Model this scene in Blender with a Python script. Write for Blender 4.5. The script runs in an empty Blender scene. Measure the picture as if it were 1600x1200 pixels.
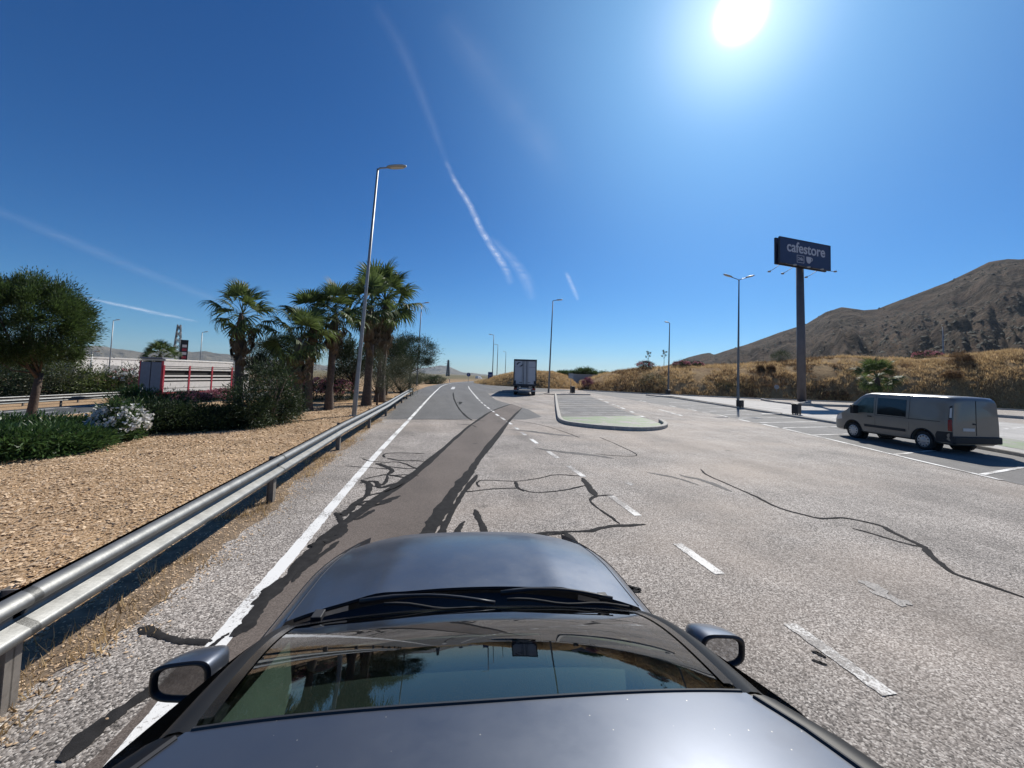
import bpy, bmesh, math, random
import numpy as np
from mathutils import Vector, Matrix
from mathutils.geometry import tessellate_polygon
random.seed(7); rng = np.random.default_rng(11)
RAD = math.radians
S = bpy.context.scene
COL = S.collection

# ------------------------------------------------------------------ camera
H = 2.2; F = 600.0; PSI = RAD(10.8); PIT = RAD(3.0); ROLL = RAD(1.9)
fw = np.array([math.sin(PSI)*math.cos(PIT), math.cos(PSI)*math.cos(PIT), math.sin(PIT)])
r0 = np.array([math.cos(PSI), -math.sin(PSI), 0]); u0 = np.cross(r0, fw)
RR = r0*math.cos(ROLL)+u0*math.sin(ROLL); UU = u0*math.cos(ROLL)-r0*math.sin(ROLL)
CY = 586-F*math.tan(PIT)
cam = bpy.data.cameras.new('camera'); camo = bpy.data.objects.new('camera', cam); COL.objects.link(camo)
cam.sensor_width = 36; cam.lens = F/1600*36; cam.shift_y = -(600-CY)/1600
cam.clip_start = 0.05; cam.clip_end = 200000
camo.matrix_world = Matrix(((RR[0], UU[0], -fw[0], 0), (RR[1], UU[1], -fw[1], 0), (RR[2], UU[2], -fw[2], H), (0, 0, 0, 1)))
S.camera = camo
def ray(x, y): return RR*(x-800)/F-UU*(y-CY)/F+fw
def P(x, y, z=0.0):
    d = ray(x, y); t = (z-H)/d[2]; p = np.array([0, 0, H])+d*t
    return Vector(p)
def D(x, y, dist):
    d = ray(x, y); t = dist/math.hypot(d[0], d[1]); return Vector(np.array([0, 0, H])+d*t)

# ------------------------------------------------------------------ light
SUN_AZ, SUN_EL = RAD(41.5), RAD(40.8)
w = bpy.data.worlds.new('World'); S.world = w; w.use_nodes = True
nt = w.node_tree; nt.nodes.clear()
sky = nt.nodes.new('ShaderNodeTexSky'); sky.sky_type = 'NISHITA'; sky.sun_disc = False
sky.sun_elevation = SUN_EL; sky.sun_rotation = SUN_AZ; sky.altitude = 300
sky.air_density = 1.0; sky.dust_density = 0.15; sky.ozone_density = 4.5
SKY = 0.085
def WN(t, **kw):
    n = nt.nodes.new(t)
    for k, v in kw.items(): setattr(n, k, v)
    return n
def wmath(op, a, b_):
    n = WN('ShaderNodeMath', operation=op)
    for i, q_ in enumerate((a, b_)):
        if isinstance(q_, (int, float)): n.inputs[i].default_value = q_
        else: nt.links.new(q_, n.inputs[i])
    return n.outputs[0]
# film-like contrast on the clear sky, then the bright aureole of dusty air round the sun
sep = WN('ShaderNodeSeparateColor'); nt.links.new(sky.outputs[0], sep.inputs[0]); com = WN('ShaderNodeCombineColor')
tcw = WN('ShaderNodeTexCoord'); dt = WN('ShaderNodeVectorMath', operation='DOT_PRODUCT'); nt.links.new(tcw.outputs['Generated'], dt.inputs[0])
dt.inputs[1].default_value = (math.sin(SUN_AZ)*math.cos(SUN_EL), math.cos(SUN_AZ)*math.cos(SUN_EL), math.sin(SUN_EL))
dd_ = wmath('MAXIMUM', dt.outputs['Value'], 0.0)
UN = SKY
for i, (kk, pw, g1, g2, g3) in enumerate([(.5, 1.55, .15, .4, 9), (.64, 1.22, .27, .4, 9), (.82, 1.12, .34, .36, 9)]):
    o_ = wmath('MULTIPLY', wmath('POWER', wmath('MULTIPLY', sep.outputs[i], UN), pw), kk)
    for g_, e_ in ((g1, 13.0), (g2, 170.0), (g3, 4200.0)): o_ = wmath('ADD', o_, wmath('MULTIPLY', wmath('POWER', dd_, e_), g_))
    nt.links.new(wmath('DIVIDE', o_, UN), com.inputs[i])
bg = nt.nodes.new('ShaderNodeBackground'); bg.inputs[1].default_value = SKY
wo = nt.nodes.new('ShaderNodeOutputWorld')
nt.links.new(com.outputs[0], bg.inputs[0]); nt.links.new(bg.outputs[0], wo.inputs[0])
sl = bpy.data.lights.new('sun', 'SUN'); sl.energy = 4.2; sl.angle = RAD(0.53); sl.color = (1, 0.955, 0.88)
so = bpy.data.objects.new('sun', sl); COL.objects.link(so)
sd = Vector((math.sin(SUN_AZ)*math.cos(SUN_EL), math.cos(SUN_AZ)*math.cos(SUN_EL), math.sin(SUN_EL)))
so.rotation_euler = sd.to_track_quat('Z', 'Y').to_euler(); so.location = (30, 30, 60)
S.view_settings.view_transform = 'Standard'; S.view_settings.look = 'None'
S.view_settings.exposure = 0.45; S.view_settings.gamma = 1.0; S.view_settings.use_curve_mapping = False
S.render.engine = 'CYCLES'; S.cycles.use_denoising = True
S.cycles.max_bounces = 8; S.cycles.transparent_max_bounces = 16; S.cycles.volume_bounces = 1
S.cycles.sample_clamp_indirect = 6; S.cycles.sample_clamp_direct = 0

# ------------------------------------------------------------------ materials
def N(nt, t, **kw):
    n = nt.nodes.new(t)
    for k, v in kw.items():
        if k in n.inputs: n.inputs[k].default_value = v
        else: setattr(n, k, v)
    return n
def base_mat(name):
    m = bpy.data.materials.new(name); m.use_nodes = True
    t = m.node_tree; return m, t, t.nodes['Principled BSDF'], t.links
def c4(c): return (c[0], c[1], c[2], 1)
def ramp(t, pts):
    r = N(t, 'ShaderNodeValToRGB'); e = r.color_ramp.elements
    while len(e) < len(pts): e.new(0.5)
    for q, (p, c) in zip(e, pts): q.position = p; q.color = c4(c) if not isinstance(c, (int, float)) else (c, c, c, 1)
    return r
def mat(name, col, rough=0.6, metal=0.0, var=0.15, scale=4.0, bump=0.0, bscale=60.0, coat=0.0, spec=0.5, fine=0.0):
    m, t, b, L = base_mat(name)
    tc = N(t, 'ShaderNodeTexCoord'); n = N(t, 'ShaderNodeTexNoise', Scale=scale, Detail=6.0, Roughness=0.62)
    L.new(tc.outputs['Object'], n.inputs['Vector'])
    r = ramp(t, [(0.28, [c*(1-var) for c in col]), (0.72, [min(1, c*(1+var)) for c in col])])
    L.new(n.outputs['Fac'], r.inputs[0]); L.new(r.outputs[0], b.inputs['Base Color'])
    b.inputs['Roughness'].default_value = rough; b.inputs['Metallic'].default_value = metal
    b.inputs['Coat Weight'].default_value = coat; b.inputs['Coat Roughness'].default_value = 0.06
    b.inputs['Specular IOR Level'].default_value = spec
    if bump:
        n2 = N(t, 'ShaderNodeTexNoise', Scale=bscale, Detail=4.0); L.new(tc.outputs['Object'], n2.inputs['Vector'])
        bp = N(t, 'ShaderNodeBump', Strength=bump, Distance=0.01); L.new(n2.outputs['Fac'], bp.inputs['Height']); L.new(bp.outputs[0], b.inputs['Normal'])
    return m
def leaf_mat(name, dark, light, transl=0.35, rough=0.55, patch=None):
    m, t, b, L = base_mat(name)
    g = N(t, 'ShaderNodeNewGeometry'); r = ramp(t, [(0.0, dark), (1.0, light)])
    L.new(g.outputs['Random Per Island'], r.inputs[0])
    tc = N(t, 'ShaderNodeTexCoord'); n = N(t, 'ShaderNodeTexNoise', Scale=1.4, Detail=3.0); L.new(tc.outputs['Object'], n.inputs['Vector'])
    r2 = ramp(t, [(0.3, 0.72), (0.7, 1.2)]); L.new(n.outputs['Fac'], r2.inputs[0])
    mx = N(t, 'ShaderNodeMix', data_type='RGBA', blend_type='MULTIPLY'); mx.inputs['Factor'].default_value = 1
    L.new(r.outputs[0], mx.inputs[6]); L.new(r2.outputs[0], mx.inputs[7]); L.new(mx.outputs[2], b.inputs['Base Color'])
    b.inputs['Roughness'].default_value = rough; b.inputs['Specular IOR Level'].default_value = 0.35
    tr = N(t, 'ShaderNodeBsdfTranslucent'); L.new(mx.outputs[2], tr.inputs['Color'])
    ms = N(t, 'ShaderNodeMixShader'); ms.inputs[0].default_value = transl
    L.new(b.outputs[0], ms.inputs[1]); L.new(tr.outputs[0], ms.inputs[2]); L.new(ms.outputs[0], t.nodes['Material Output'].inputs['Surface'])
    return m
def asphalt_mat(name, pal, chip=95.0, patches=0.25, bump=0.35, tint2=None, rough=0.82, dust=None):
    """bound aggregate: every chip its own tone (voronoi), blotches at several sizes"""
    m, t, b, L = base_mat(name)
    tc = N(t, 'ShaderNodeTexCoord')
    v = N(t, 'ShaderNodeTexVoronoi', Scale=chip); L.new(tc.outputs['Object'], v.inputs['Vector'])
    sx = N(t, 'ShaderNodeSeparateColor'); L.new(v.outputs['Color'], sx.inputs[0])
    r = ramp(t, pal); L.new(sx.outputs[0], r.inputs[0])
    n = N(t, 'ShaderNodeTexNoise', Scale=0.55, Detail=8.0, Roughness=0.65); L.new(tc.outputs['Object'], n.inputs['Vector'])
    r2 = ramp(t, [(0.3, 1-patches), (0.7, 1+patches)]); L.new(n.outputs['Fac'], r2.inputs[0])
    mx = N(t, 'ShaderNodeMix', data_type='RGBA', blend_type='MULTIPLY'); mx.inputs['Factor'].default_value = 1
    L.new(r.outputs[0], mx.inputs[6]); L.new(r2.outputs[0], mx.inputs[7])
    out = mx.outputs[2]
    if dust:
        mp = N(t, 'ShaderNodeMapping'); mp.inputs['Scale'].default_value = (0.13, 0.22, 1); mp.inputs['Location'].default_value = dust[1]
        mp.inputs['Rotation'].default_value = (0, 0, RAD(14))
        L.new(tc.outputs['Object'], mp.inputs[0])
        nd = N(t, 'ShaderNodeTexNoise', Scale=1.0, Detail=7.0, Roughness=0.6); L.new(mp.outputs[0], nd.inputs['Vector'])
        rd = ramp(t, [(0.45, 0.0), (0.75, 0.7)]); L.new(nd.outputs['Fac'], rd.inputs[0])
        m2 = N(t, 'ShaderNodeMix', data_type='RGBA'); L.new(rd.outputs[0], m2.inputs['Factor'])
        L.new(out, m2.inputs[6]); m2.inputs[7].default_value = c4(dust[0]); out = m2.outputs[2]
    # oil and tyre darkening in long streaks
    mp = N(t, 'ShaderNodeMapping'); mp.inputs['Scale'].default_value = (0.9, 0.1, 1); L.new(tc.outputs['Object'], mp.inputs[0])
    ns = N(t, 'ShaderNodeTexNoise', Scale=1.0, Detail=5.0); L.new(mp.outputs[0], ns.inputs['Vector'])
    rs = ramp(t, [(0.35, 0.82), (0.6, 1.03)]); L.new(ns.outputs['Fac'], rs.inputs[0])
    m3 = N(t, 'ShaderNodeMix', data_type='RGBA', blend_type='MULTIPLY'); m3.inputs['Factor'].default_value = 1
    L.new(out, m3.inputs[6]); L.new(rs.outputs[0], m3.inputs[7]); out = m3.outputs[2]
    vo = N(t, 'ShaderNodeTexVoronoi', Scale=0.9); L.new(tc.outputs['Object'], vo.inputs['Vector'])
    no = N(t, 'ShaderNodeTexNoise', Scale=9.0, Detail=3.0); L.new(tc.outputs['Object'], no.inputs['Vector'])
    ao = N(t, 'ShaderNodeMath', operation='MULTIPLY_ADD'); L.new(no.outputs['Fac'], ao.inputs[0]); ao.inputs[1].default_value = .16; L.new(vo.outputs['Distance'], ao.inputs[2])
    ro = ramp(t, [(.12, .62), (.2, 1.0)]); L.new(ao.outputs[0], ro.inputs[0])
    m4 = N(t, 'ShaderNodeMix', data_type='RGBA', blend_type='MULTIPLY'); m4.inputs['Factor'].default_value = 1
    L.new(out, m4.inputs[6]); L.new(ro.outputs[0], m4.inputs[7]); out = m4.outputs[2]
    L.new(out, b.inputs['Base Color'])
    b.inputs['Roughness'].default_value = rough; b.inputs['Specular IOR Level'].default_value = 0.3
    bp = N(t, 'ShaderNodeBump', Strength=bump, Distance=0.006); L.new(v.outputs['Distance'], bp.inputs['Height']); bp.invert = True
    L.new(bp.outputs[0], b.inputs['Normal'])
    return m
def paint_mat(name, col, wear=0.5, rough=0.7):
    """road paint worn off in flecks, showing the aggregate under it"""
    m, t, b, L = base_mat(name)
    tc = N(t, 'ShaderNodeTexCoord')
    n = N(t, 'ShaderNodeTexNoise', Scale=38.0, Detail=5.0, Roughness=0.75); L.new(tc.outputs['Object'], n.inputs['Vector'])
    n2 = N(t, 'ShaderNodeTexNoise', Scale=1.3, Detail=3.0); L.new(tc.outputs['Object'], n2.inputs['Vector'])
    ad = N(t, 'ShaderNodeMath', operation='ADD'); L.new(n.outputs['Fac'], ad.inputs[0]); L.new(n2.outputs['Fac'], ad.inputs[1])
    r = ramp(t, [(0.40+0.12*wear, 0.0), (0.46+0.12*wear, 1.0)])
    hf = N(t, 'ShaderNodeMath', operation='MULTIPLY'); hf.inputs[1].default_value = 0.5
    L.new(ad.outputs[0], hf.inputs[0]); L.new(hf.outputs[0], r.inputs[0])
    v = N(t, 'ShaderNodeTexVoronoi', Scale=95.0); L.new(tc.outputs['Object'], v.inputs['Vector'])
    sx = N(t, 'ShaderNodeSeparateColor'); L.new(v.outputs['Color'], sx.inputs[0])
    ra = ramp(t, [(0.0, (.09, .08, .075)), (1, (.34, .31, .28))]); L.new(sx.outputs[0], ra.inputs[0])
    mx = N(t, 'ShaderNodeMix', data_type='RGBA'); L.new(r.outputs[0], mx.inputs['Factor']); L.new(ra.outputs[0], mx.inputs[6]); mx.inputs[7].default_value = c4(col)
    L.new(mx.outputs[2], b.inputs['Base Color']); b.inputs['Roughness'].default_value = rough
    bp = N(t, 'ShaderNodeBump', Strength=0.2, Distance=0.004); L.new(v.outputs['Distance'], bp.inputs['Height']); L.new(bp.outputs[0], b.inputs['Normal'])
    return m
CHIP = [(0.0, (.05, .045, .04)), (0.25, (.15, .132, .117)), (0.6, (.30, .265, .235)), (0.85, (.46, .415, .37)), (1.0, (.64, .59, .53))]
M = {}
M['road'] = asphalt_mat('chip_seal', CHIP, 84, 0.3, 0.5, dust=((.42, .34, .27), (3.1, 1.2, 0)))
M['newroad'] = asphalt_mat('new_asphalt', [(0, (.075, .073, .07)), (.6, (.13, .127, .122)), (1, (.21, .205, .195))], 110, 0.12, 0.3)
M['lot'] = asphalt_mat('lot_asphalt', [(0, (.085, .083, .08)), (.6, (.15, .147, .142)), (1, (.26, .25, .24))], 110, 0.22, 0.3, dust=((.26, .235, .205), (7, 3, 0)))
M['patch'] = asphalt_mat('patch_asphalt', [(0, (.085, .068, .057)), (.6, (.135, .11, .093)), (1, (.2, .166, .142))], 150, 0.14, 0.25)
M['tar'] = mat('bitumen', (.026, .025, .025), .9, var=.35, scale=9, bump=.3, bscale=120, spec=.1)
M['motorway'] = asphalt_mat('motorway_asphalt', [(0, (.05, .053, .053)), (.6, (.075, .08, .08)), (1, (.12, .125, .12))], 100, 0.12, 0.3)
M['pave'] = asphalt_mat('pale_glare_paving', [(0, (.3, .285, .265)), (.6, (.4, .385, .36)), (1, (.5, .48, .45))], 60, 0.15, 0.2)  # pale tone stands in for sun glare on the asphalt behind the kerb
M['kerb'] = mat('kerb_concrete', (.4, .375, .33), .85, var=.22, scale=6, bump=.3, bscale=40)
M['white'] = paint_mat('white_road_paint', (.72, .71, .68), .45)
M['white_worn'] = paint_mat('worn_white_paint', (.66, .64, .6), .55)
M['white_splash'] = paint_mat('splashed_white_paint', (.6, .58, .55), 1.3)
M['green'] = paint_mat('green_road_paint', (.13, .19, .075), .4)
M['steel'] = mat('galvanised_steel', (.17, .172, .168), .5, .7, .25, 7, bump=.12, bscale=30)
M['post'] = mat('rusty_post_steel', (.22, .2, .18), .6, .5, .25, 12)
M['pole'] = mat('grey_lamp_pole', (.3, .31, .31), .5, .6, .15, 5)
M['darkpole'] = mat('weathered_dark_pole', (.16, .165, .17), .5, .5, .2, 4)
M['lamp'] = mat('lamp_housing', (.36, .36, .34), .5, .1, .1)
M['lens'] = mat('lamp_lens', (.6, .6, .56), .2, 0, .05)
M['black'] = mat('black_plastic', (.015, .015, .017), .45, 0, .2, 9)
M['rubber'] = mat('tyre_rubber', (.018, .018, .018), .8, 0, .25, 20)
M['bark'] = mat('pine_bark', (.085, .06, .045), .9, 0, .45, 14, bump=.8, bscale=22)
M['palmbark'] = mat('palm_bark', (.1, .075, .058), .9, 0, .4, 10, bump=.7, bscale=30)
M['pine'] = leaf_mat('pine_needles', (.022, .042, .013), (.1, .155, .042), .35)
M['pine2'] = leaf_mat('pine_needles_dark', (.014, .026, .012), (.05, .075, .03), .22)
M['oleander'] = leaf_mat('oleander_leaves', (.022, .05, .017), (.085, .15, .042), .3, .42)
M['darkleaf'] = leaf_mat('dark_leaves', (.016, .03, .013), (.06, .09, .034), .28)
M['olive'] = leaf_mat('olive_leaves', (.035, .045, .022), (.12, .13, .07), .25)
M['yellowleaf'] = leaf_mat('yellow_green_leaves', (.04, .06, .014), (.16, .2, .05), .35)
M['whitefl'] = leaf_mat('white_petals', (.6, .58, .54), (.85, .84, .82), .3)
M['pinkfl'] = leaf_mat('pink_petals', (.42, .12, .16), (.66, .3, .33), .3)
M['purplefl'] = leaf_mat('purple_petals', (.12, .04, .07), (.3, .1, .16), .3)
M['frond'] = leaf_mat('palm_leaf', (.04, .065, .02), (.14, .19, .06), .4, .6)
M['deadfrond'] = leaf_mat('dead_palm_leaf', (.1, .07, .042), (.26, .2, .13), .2, .8)
M['drygrass'] = leaf_mat('dry_grass', (.3, .19, .085), (.66, .49, .27), .5, .8)
M['brownscrub'] = leaf_mat('brown_scrub', (.11, .065, .035), (.26, .17, .095), .35, .85)
M['chips'] = leaf_mat('stone_chips', (.36, .235, .13), (.76, .57, .38), 0.0, .85)
M['wall'] = mat('white_render', (.72, .7, .67), .8, 0, .05, 2)
M['greywall'] = mat('grey_blockwork', (.28, .28, .28), .85, 0, .12, 3, bump=.3, bscale=8)
M['lattice'] = mat('pylon_steel', (.2, .21, .22), .6, .4)

# ------------------------------------------------------------------ mesh helpers
def link(o, parent=None):
    COL.objects.link(o)
    if parent is not None: o.parent = parent
    return o
def mesh_obj(name, me, m, parent=None, smooth=False):
    if m is not None and not me.materials: me.materials.append(m)
    if smooth:
        me.polygons.foreach_set('use_smooth', [True]*len(me.polygons))
    return link(bpy.data.objects.new(name, me), parent)
def pyobj(name, v, f, m, parent=None, smooth=False):
    me = bpy.data.meshes.new(name); me.from_pydata([tuple(a) for a in v], [], f); me.update()
    return mesh_obj(name, me, m, parent, smooth)
def bmobj(name, bm, m, parent=None, smooth=False, auto=False):
    me = bpy.data.meshes.new(name); bmesh.ops.recalc_face_normals(bm, faces=bm.faces[:]); bm.to_mesh(me); bm.free()
    o = mesh_obj(name, me, m, parent, smooth)
    if auto: sharp(o)
    return o
def sharp(o, ang=35):
    me = o.data; me.polygons.foreach_set('use_smooth', [True]*len(me.polygons))
    try: me.set_sharp_from_angle(angle=RAD(ang))
    except Exception: pass
def npmesh(name, v, quads=None, tris=None):
    """fast mesh from numpy arrays"""
    me = bpy.data.meshes.new(name); v = np.asarray(v, np.float32); me.vertices.add(len(v)); me.vertices.foreach_set('co', v.ravel())
    loops = []; starts = []; tot = 0
    if quads is not None and len(quads):
        q = np.asarray(quads, np.int32); loops.append(q.ravel()); starts.append(np.arange(len(q))*4); tot = len(q)*4
    if tris is not None and len(tris):
        q = np.asarray(tris, np.int32); loops.append(q.ravel()); starts.append(tot+np.arange(len(q))*3)
    lp = np.concatenate(loops); st = np.concatenate(starts).astype(np.int32)
    me.loops.add(len(lp)); me.loops.foreach_set('vertex_index', lp)
    me.polygons.add(len(st)); me.polygons.foreach_set('loop_start', st)
    me.update(calc_edges=True); me.validate(); return me
def thing(name, label, cat, loc=(0, 0, 0), rz=0.0, group=None):
    o = bpy.data.objects.new(name, None); o.empty_display_size = .2; COL.objects.link(o); o.location = loc; o.rotation_euler = (0, 0, rz)
    return tag(o, label, cat, group)
def tag(o, label=None, cat=None, group=None, kind=None):
    if label: o['label'] = label
    if cat: o['category'] = cat
    if group: o['group'] = group
    if kind: o['kind'] = kind
    return o
def box(bm, x0, x1, y0, y1, z0, z1, bev=0.0):
    r = bmesh.ops.create_cube(bm, size=1.0); vs = r['verts']
    for v in vs: v.co = Vector(((x0+x1)/2+v.co.x*(x1-x0), (y0+y1)/2+v.co.y*(y1-y0), (z0+z1)/2+v.co.z*(z1-z0)))
    if bev:
        es = list({e for v in vs for e in v.link_edges}); bmesh.ops.bevel(bm, geom=es, offset=bev, segments=2, affect='EDGES', profile=.5)
    return vs
def boxo(name, dims, m, parent=None, bev=0.0):
    bm = bmesh.new(); box(bm, *dims, bev); return bmobj(name, bm, m, parent)
def cyl(bm, p0, p1, r0, r1=None, seg=12, caps=True):
    r1 = r0 if r1 is None else r1; p0 = Vector(p0); p1 = Vector(p1); d = p1-p0
    q = d.to_track_quat('Z', 'Y').to_matrix().to_4x4(); q.translation = (p0+p1)/2
    return bmesh.ops.create_cone(bm, cap_ends=caps, segments=seg, radius1=r0, radius2=r1, depth=d.length, matrix=q)['verts']
def tube(bm, pts, rad, seg=8):
    """swept tube along a polyline; rad a number or a list"""
    pts = [Vector(p) for p in pts]; rings = []
    for i, p in enumerate(pts):
        d = (pts[min(i+1, len(pts)-1)]-pts[max(i-1, 0)]).normalized()
        a = Vector((0, 0, 1)) if abs(d.z) < .9 else Vector((1, 0, 0))
        u = d.cross(a).normalized(); v = d.cross(u)
        r = rad[i] if isinstance(rad, (list, tuple)) else rad
        rings.append([bm.verts.new(p+(u*math.cos(t)+v*math.sin(t))*r) for t in [2*math.pi*k/seg for k in range(seg)]])
    for A, B in zip(rings, rings[1:]):
        for k in range(seg): bm.faces.new((A[k], A[(k+1) % seg], B[(k+1) % seg], B[k]))
    bm.faces.new(rings[0][::-1]); bm.faces.new(rings[-1])
def flat(name, pts, z, m, parent=None, kind=None):
    pts = [Vector((p[0], p[1], z)) for p in pts]
    tr = tessellate_polygon([pts]); bm = bmesh.new(); vs = [bm.verts.new(p) for p in pts]
    for t in tr:
        try: bm.faces.new([vs[i] for i in t])
        except ValueError: pass
    for f in bm.faces: f.normal_update()
    for f in bm.faces:
        if f.normal.z < 0: f.normal_flip()
    me = bpy.data.meshes.new(name); bm.to_mesh(me); bm.free()
    o = mesh_obj(name, me, m, parent)
    if kind: o['kind'] = kind
    return o
def ribbon_pts(pts, wd):
    pts = [Vector((p[0], p[1], 0)) for p in pts]; n = len(pts); L_, R_ = [], []
    for i, p in enumerate(pts):
        d = (pts[min(i+1, n-1)]-pts[max(i-1, 0)]).normalized(); s = Vector((-d.y, d.x, 0))
        ww = wd[i] if isinstance(wd, (list, tuple)) else wd
        L_.append(p+s*ww/2); R_.append(p-s*ww/2)
    return L_, R_
def ribbon(name, pts, wd, z, m, parent=None):
    L_, R_ = ribbon_pts(pts, wd); n = len(pts)
    return pyobj(name, [(p.x, p.y, z) for p in L_+R_], [(i, n+i, n+i+1, i+1) for i in range(n-1)], m, parent)
def smooth_path(pts, k=4):
    """Catmull-Rom"""
    pts = [Vector(p) for p in pts]; out = []
    for i in range(len(pts)-1):
        a = pts[max(i-1, 0)]; b = pts[i]; c = pts[i+1]; d = pts[min(i+2, len(pts)-1)]
        for j in range(k):
            t = j/k
            out.append(0.5*((2*b)+(c-a)*t+(2*a-5*b+4*c-d)*t*t+(3*b-a-3*c+d)*t**3))
    out.append(pts[-1]); return out
def dup(root, loc=None, rz=None, label=None):
    r = root.copy(); COL.objects.link(r)
    if loc is not None: r.location = loc
    if rz is not None: r.rotation_euler = (r.rotation_euler[0], r.rotation_euler[1], rz)
    if label: r['label'] = label
    for ch in list(root.children):
        c = ch.copy(); COL.objects.link(c); c.parent = r
        for g in list(ch.children):
            d = g.copy(); COL.objects.link(d); d.parent = c
    return r
def sstep(x, a, b):
    t = np.clip((x-a)/(b-a), 0, 1); return t*t*(3-2*t)
def vnoise(x, y, seed=0, octs=5, gain=.5):
    """value noise on numpy arrays"""
    out = 0; amp = 1; tot = 0
    for o in range(octs):
        xi = np.floor(x).astype(np.int64); yi = np.floor(y).astype(np.int64); fx = x-xi; fy = y-yi
        fx = fx*fx*(3-2*fx); fy = fy*fy*(3-2*fy)
        def hsh(a, b):
            n = (a*374761393+b*668265263+(seed+o*17)*1442695041) & 0x7fffffff
            n = ((n ^ (n >> 13))*1274126177) & 0x7fffffff
            return (n ^ (n >> 16)) % 65536/65536.0
        v = (hsh(xi, yi)*(1-fx)+hsh(xi+1, yi)*fx)*(1-fy)+(hsh(xi, yi+1)*(1-fx)+hsh(xi+1, yi+1)*fx)*fy
        out = out+v*amp; tot += amp; amp *= gain; x = x*2.03+5.1; y = y*2.03+1.7
    return out/tot

# ------------------------------------------------------------------ setting: ground sheet
MWX, MWY, MWS = -25.4, 28.3, 0.16      # motorway near edge line: x = MWX + MWS*(y-MWY)
MWZ = -1.5
def mw_lat(x, y): return (x-MWX-MWS*(y-MWY))*math.cos(math.atan(MWS))
def mw_pt(lat, along, z=MWZ):
    a = math.atan(MWS); return Vector((MWX+along*math.sin(a)+lat*math.cos(a), MWY+along*math.cos(a)-lat*math.sin(a), z))
def zground(x, y):
    m = mw_lat(x, y); r = np.hypot(x, y)
    far = sstep(y, 75, 125)
    z = -0.05+(MWZ-0.02)*(1-sstep(m, 2.6, 12.5))*(1-far*.6)
    z = z-0.03*np.clip(r-250, 0, 1e9)**0.75*.9*sstep(r, 250, 600)*(x < 1e9)
    left = sstep(-x, 3.2, 4.2)*sstep(m, 10, 13)
    z = z+left*(vnoise(x*.8, y*.8, 3)-.5)*.12+left*.06
    return z
az = np.linspace(-math.pi, math.pi, 721)[:-1]; rr = np.concatenate([[0.0], np.geomspace(1.2, 11000, 240)])
A, Rr = np.meshgrid(az, rr[1:]); X = np.sin(A)*Rr; Y = np.cos(A)*Rr
Z = zground(X, Y)
v = np.stack([X.ravel(), Y.ravel(), Z.ravel()], 1); n = len(az); nr = len(rr)-1
ii, jj = np.meshgrid(np.arange(nr-1), np.arange(n), indexing='ij')
q = np.stack([ii*n+jj, ii*n+(jj+1) % n, (ii+1)*n+(jj+1) % n, (ii+1)*n+jj], -1).reshape(-1, 4)[:, ::-1]
v = np.concatenate([v, [[0, 0, -.05]]]); tri = [(len(v)-1, (k+1) % n, k) for k in range(n)]
me = npmesh('ground', v, q, tri)
m, t, b, L = base_mat('dry_ground')
tc = N(t, 'ShaderNodeTexCoord')
v1 = N(t, 'ShaderNodeTexVoronoi', Scale=48.0); L.new(tc.outputs['Object'], v1.inputs['Vector'])
sx = N(t, 'ShaderNodeSeparateColor'); L.new(v1.outputs['Color'], sx.inputs[0])
r1 = ramp(t, [(0, (.24, .155, .085)), (.5, (.42, .295, .175)), (1, (.58, .44, .3))]); L.new(sx.outputs[0], r1.inputs[0])
n1 = N(t, 'ShaderNodeTexNoise', Scale=.35, Detail=8.0, Roughness=.65); L.new(tc.outputs['Object'], n1.inputs['Vector'])
r2 = ramp(t, [(.3, (.72, .66, .62)), (.7, (1.08, 1.05, 1.0))]); L.new(n1.outputs['Fac'], r2.inputs[0])
mx = N(t, 'ShaderNodeMix', data_type='RGBA', blend_type='MULTIPLY'); mx.inputs['Factor'].default_value = 1
L.new(r1.outputs[0], mx.inputs[6]); L.new(r2.outputs[0], mx.inputs[7])
# far fields: scrub and orchards
n3 = N(t, 'ShaderNodeTexNoise', Scale=.02, Detail=8.0, Roughness=.7); L.new(tc.outputs['Object'], n3.inputs['Vector'])
r3 = ramp(t, [(.4, (.22, .17, .1)), (.55, (.1, .1, .055)), (.7, (.3, .25, .17))]); L.new(n3.outputs['Fac'], r3.inputs[0])
ln = N(t, 'ShaderNodeVectorMath', operation='LENGTH'); L.new(tc.outputs['Object'], ln.inputs[0])
mr = N(t, 'ShaderNodeMapRange'); mr.inputs['From Min'].default_value = 70; mr.inputs['From Max'].default_value = 200
L.new(ln.outputs['Value'], mr.inputs['Value'])
m2 = N(t, 'ShaderNodeMix', data_type='RGBA'); L.new(mr.outputs[0], m2.inputs['Factor']); L.new(mx.outputs[2], m2.inputs[6]); L.new(r3.outputs[0], m2.inputs[7])
L.new(m2.outputs[2], b.inputs['Base Color']); b.inputs['Roughness'].default_value = .95; b.inputs['Specular IOR Level'].default_value = .1
bp = N(t, 'ShaderNodeBump', Strength=.6, Distance=.012); L.new(v1.outputs['Distance'], bp.inputs['Height']); L.new(bp.outputs[0], b.inputs['Normal'])
tag(mesh_obj('ground', me, m, smooth=True), kind='structure')

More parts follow.
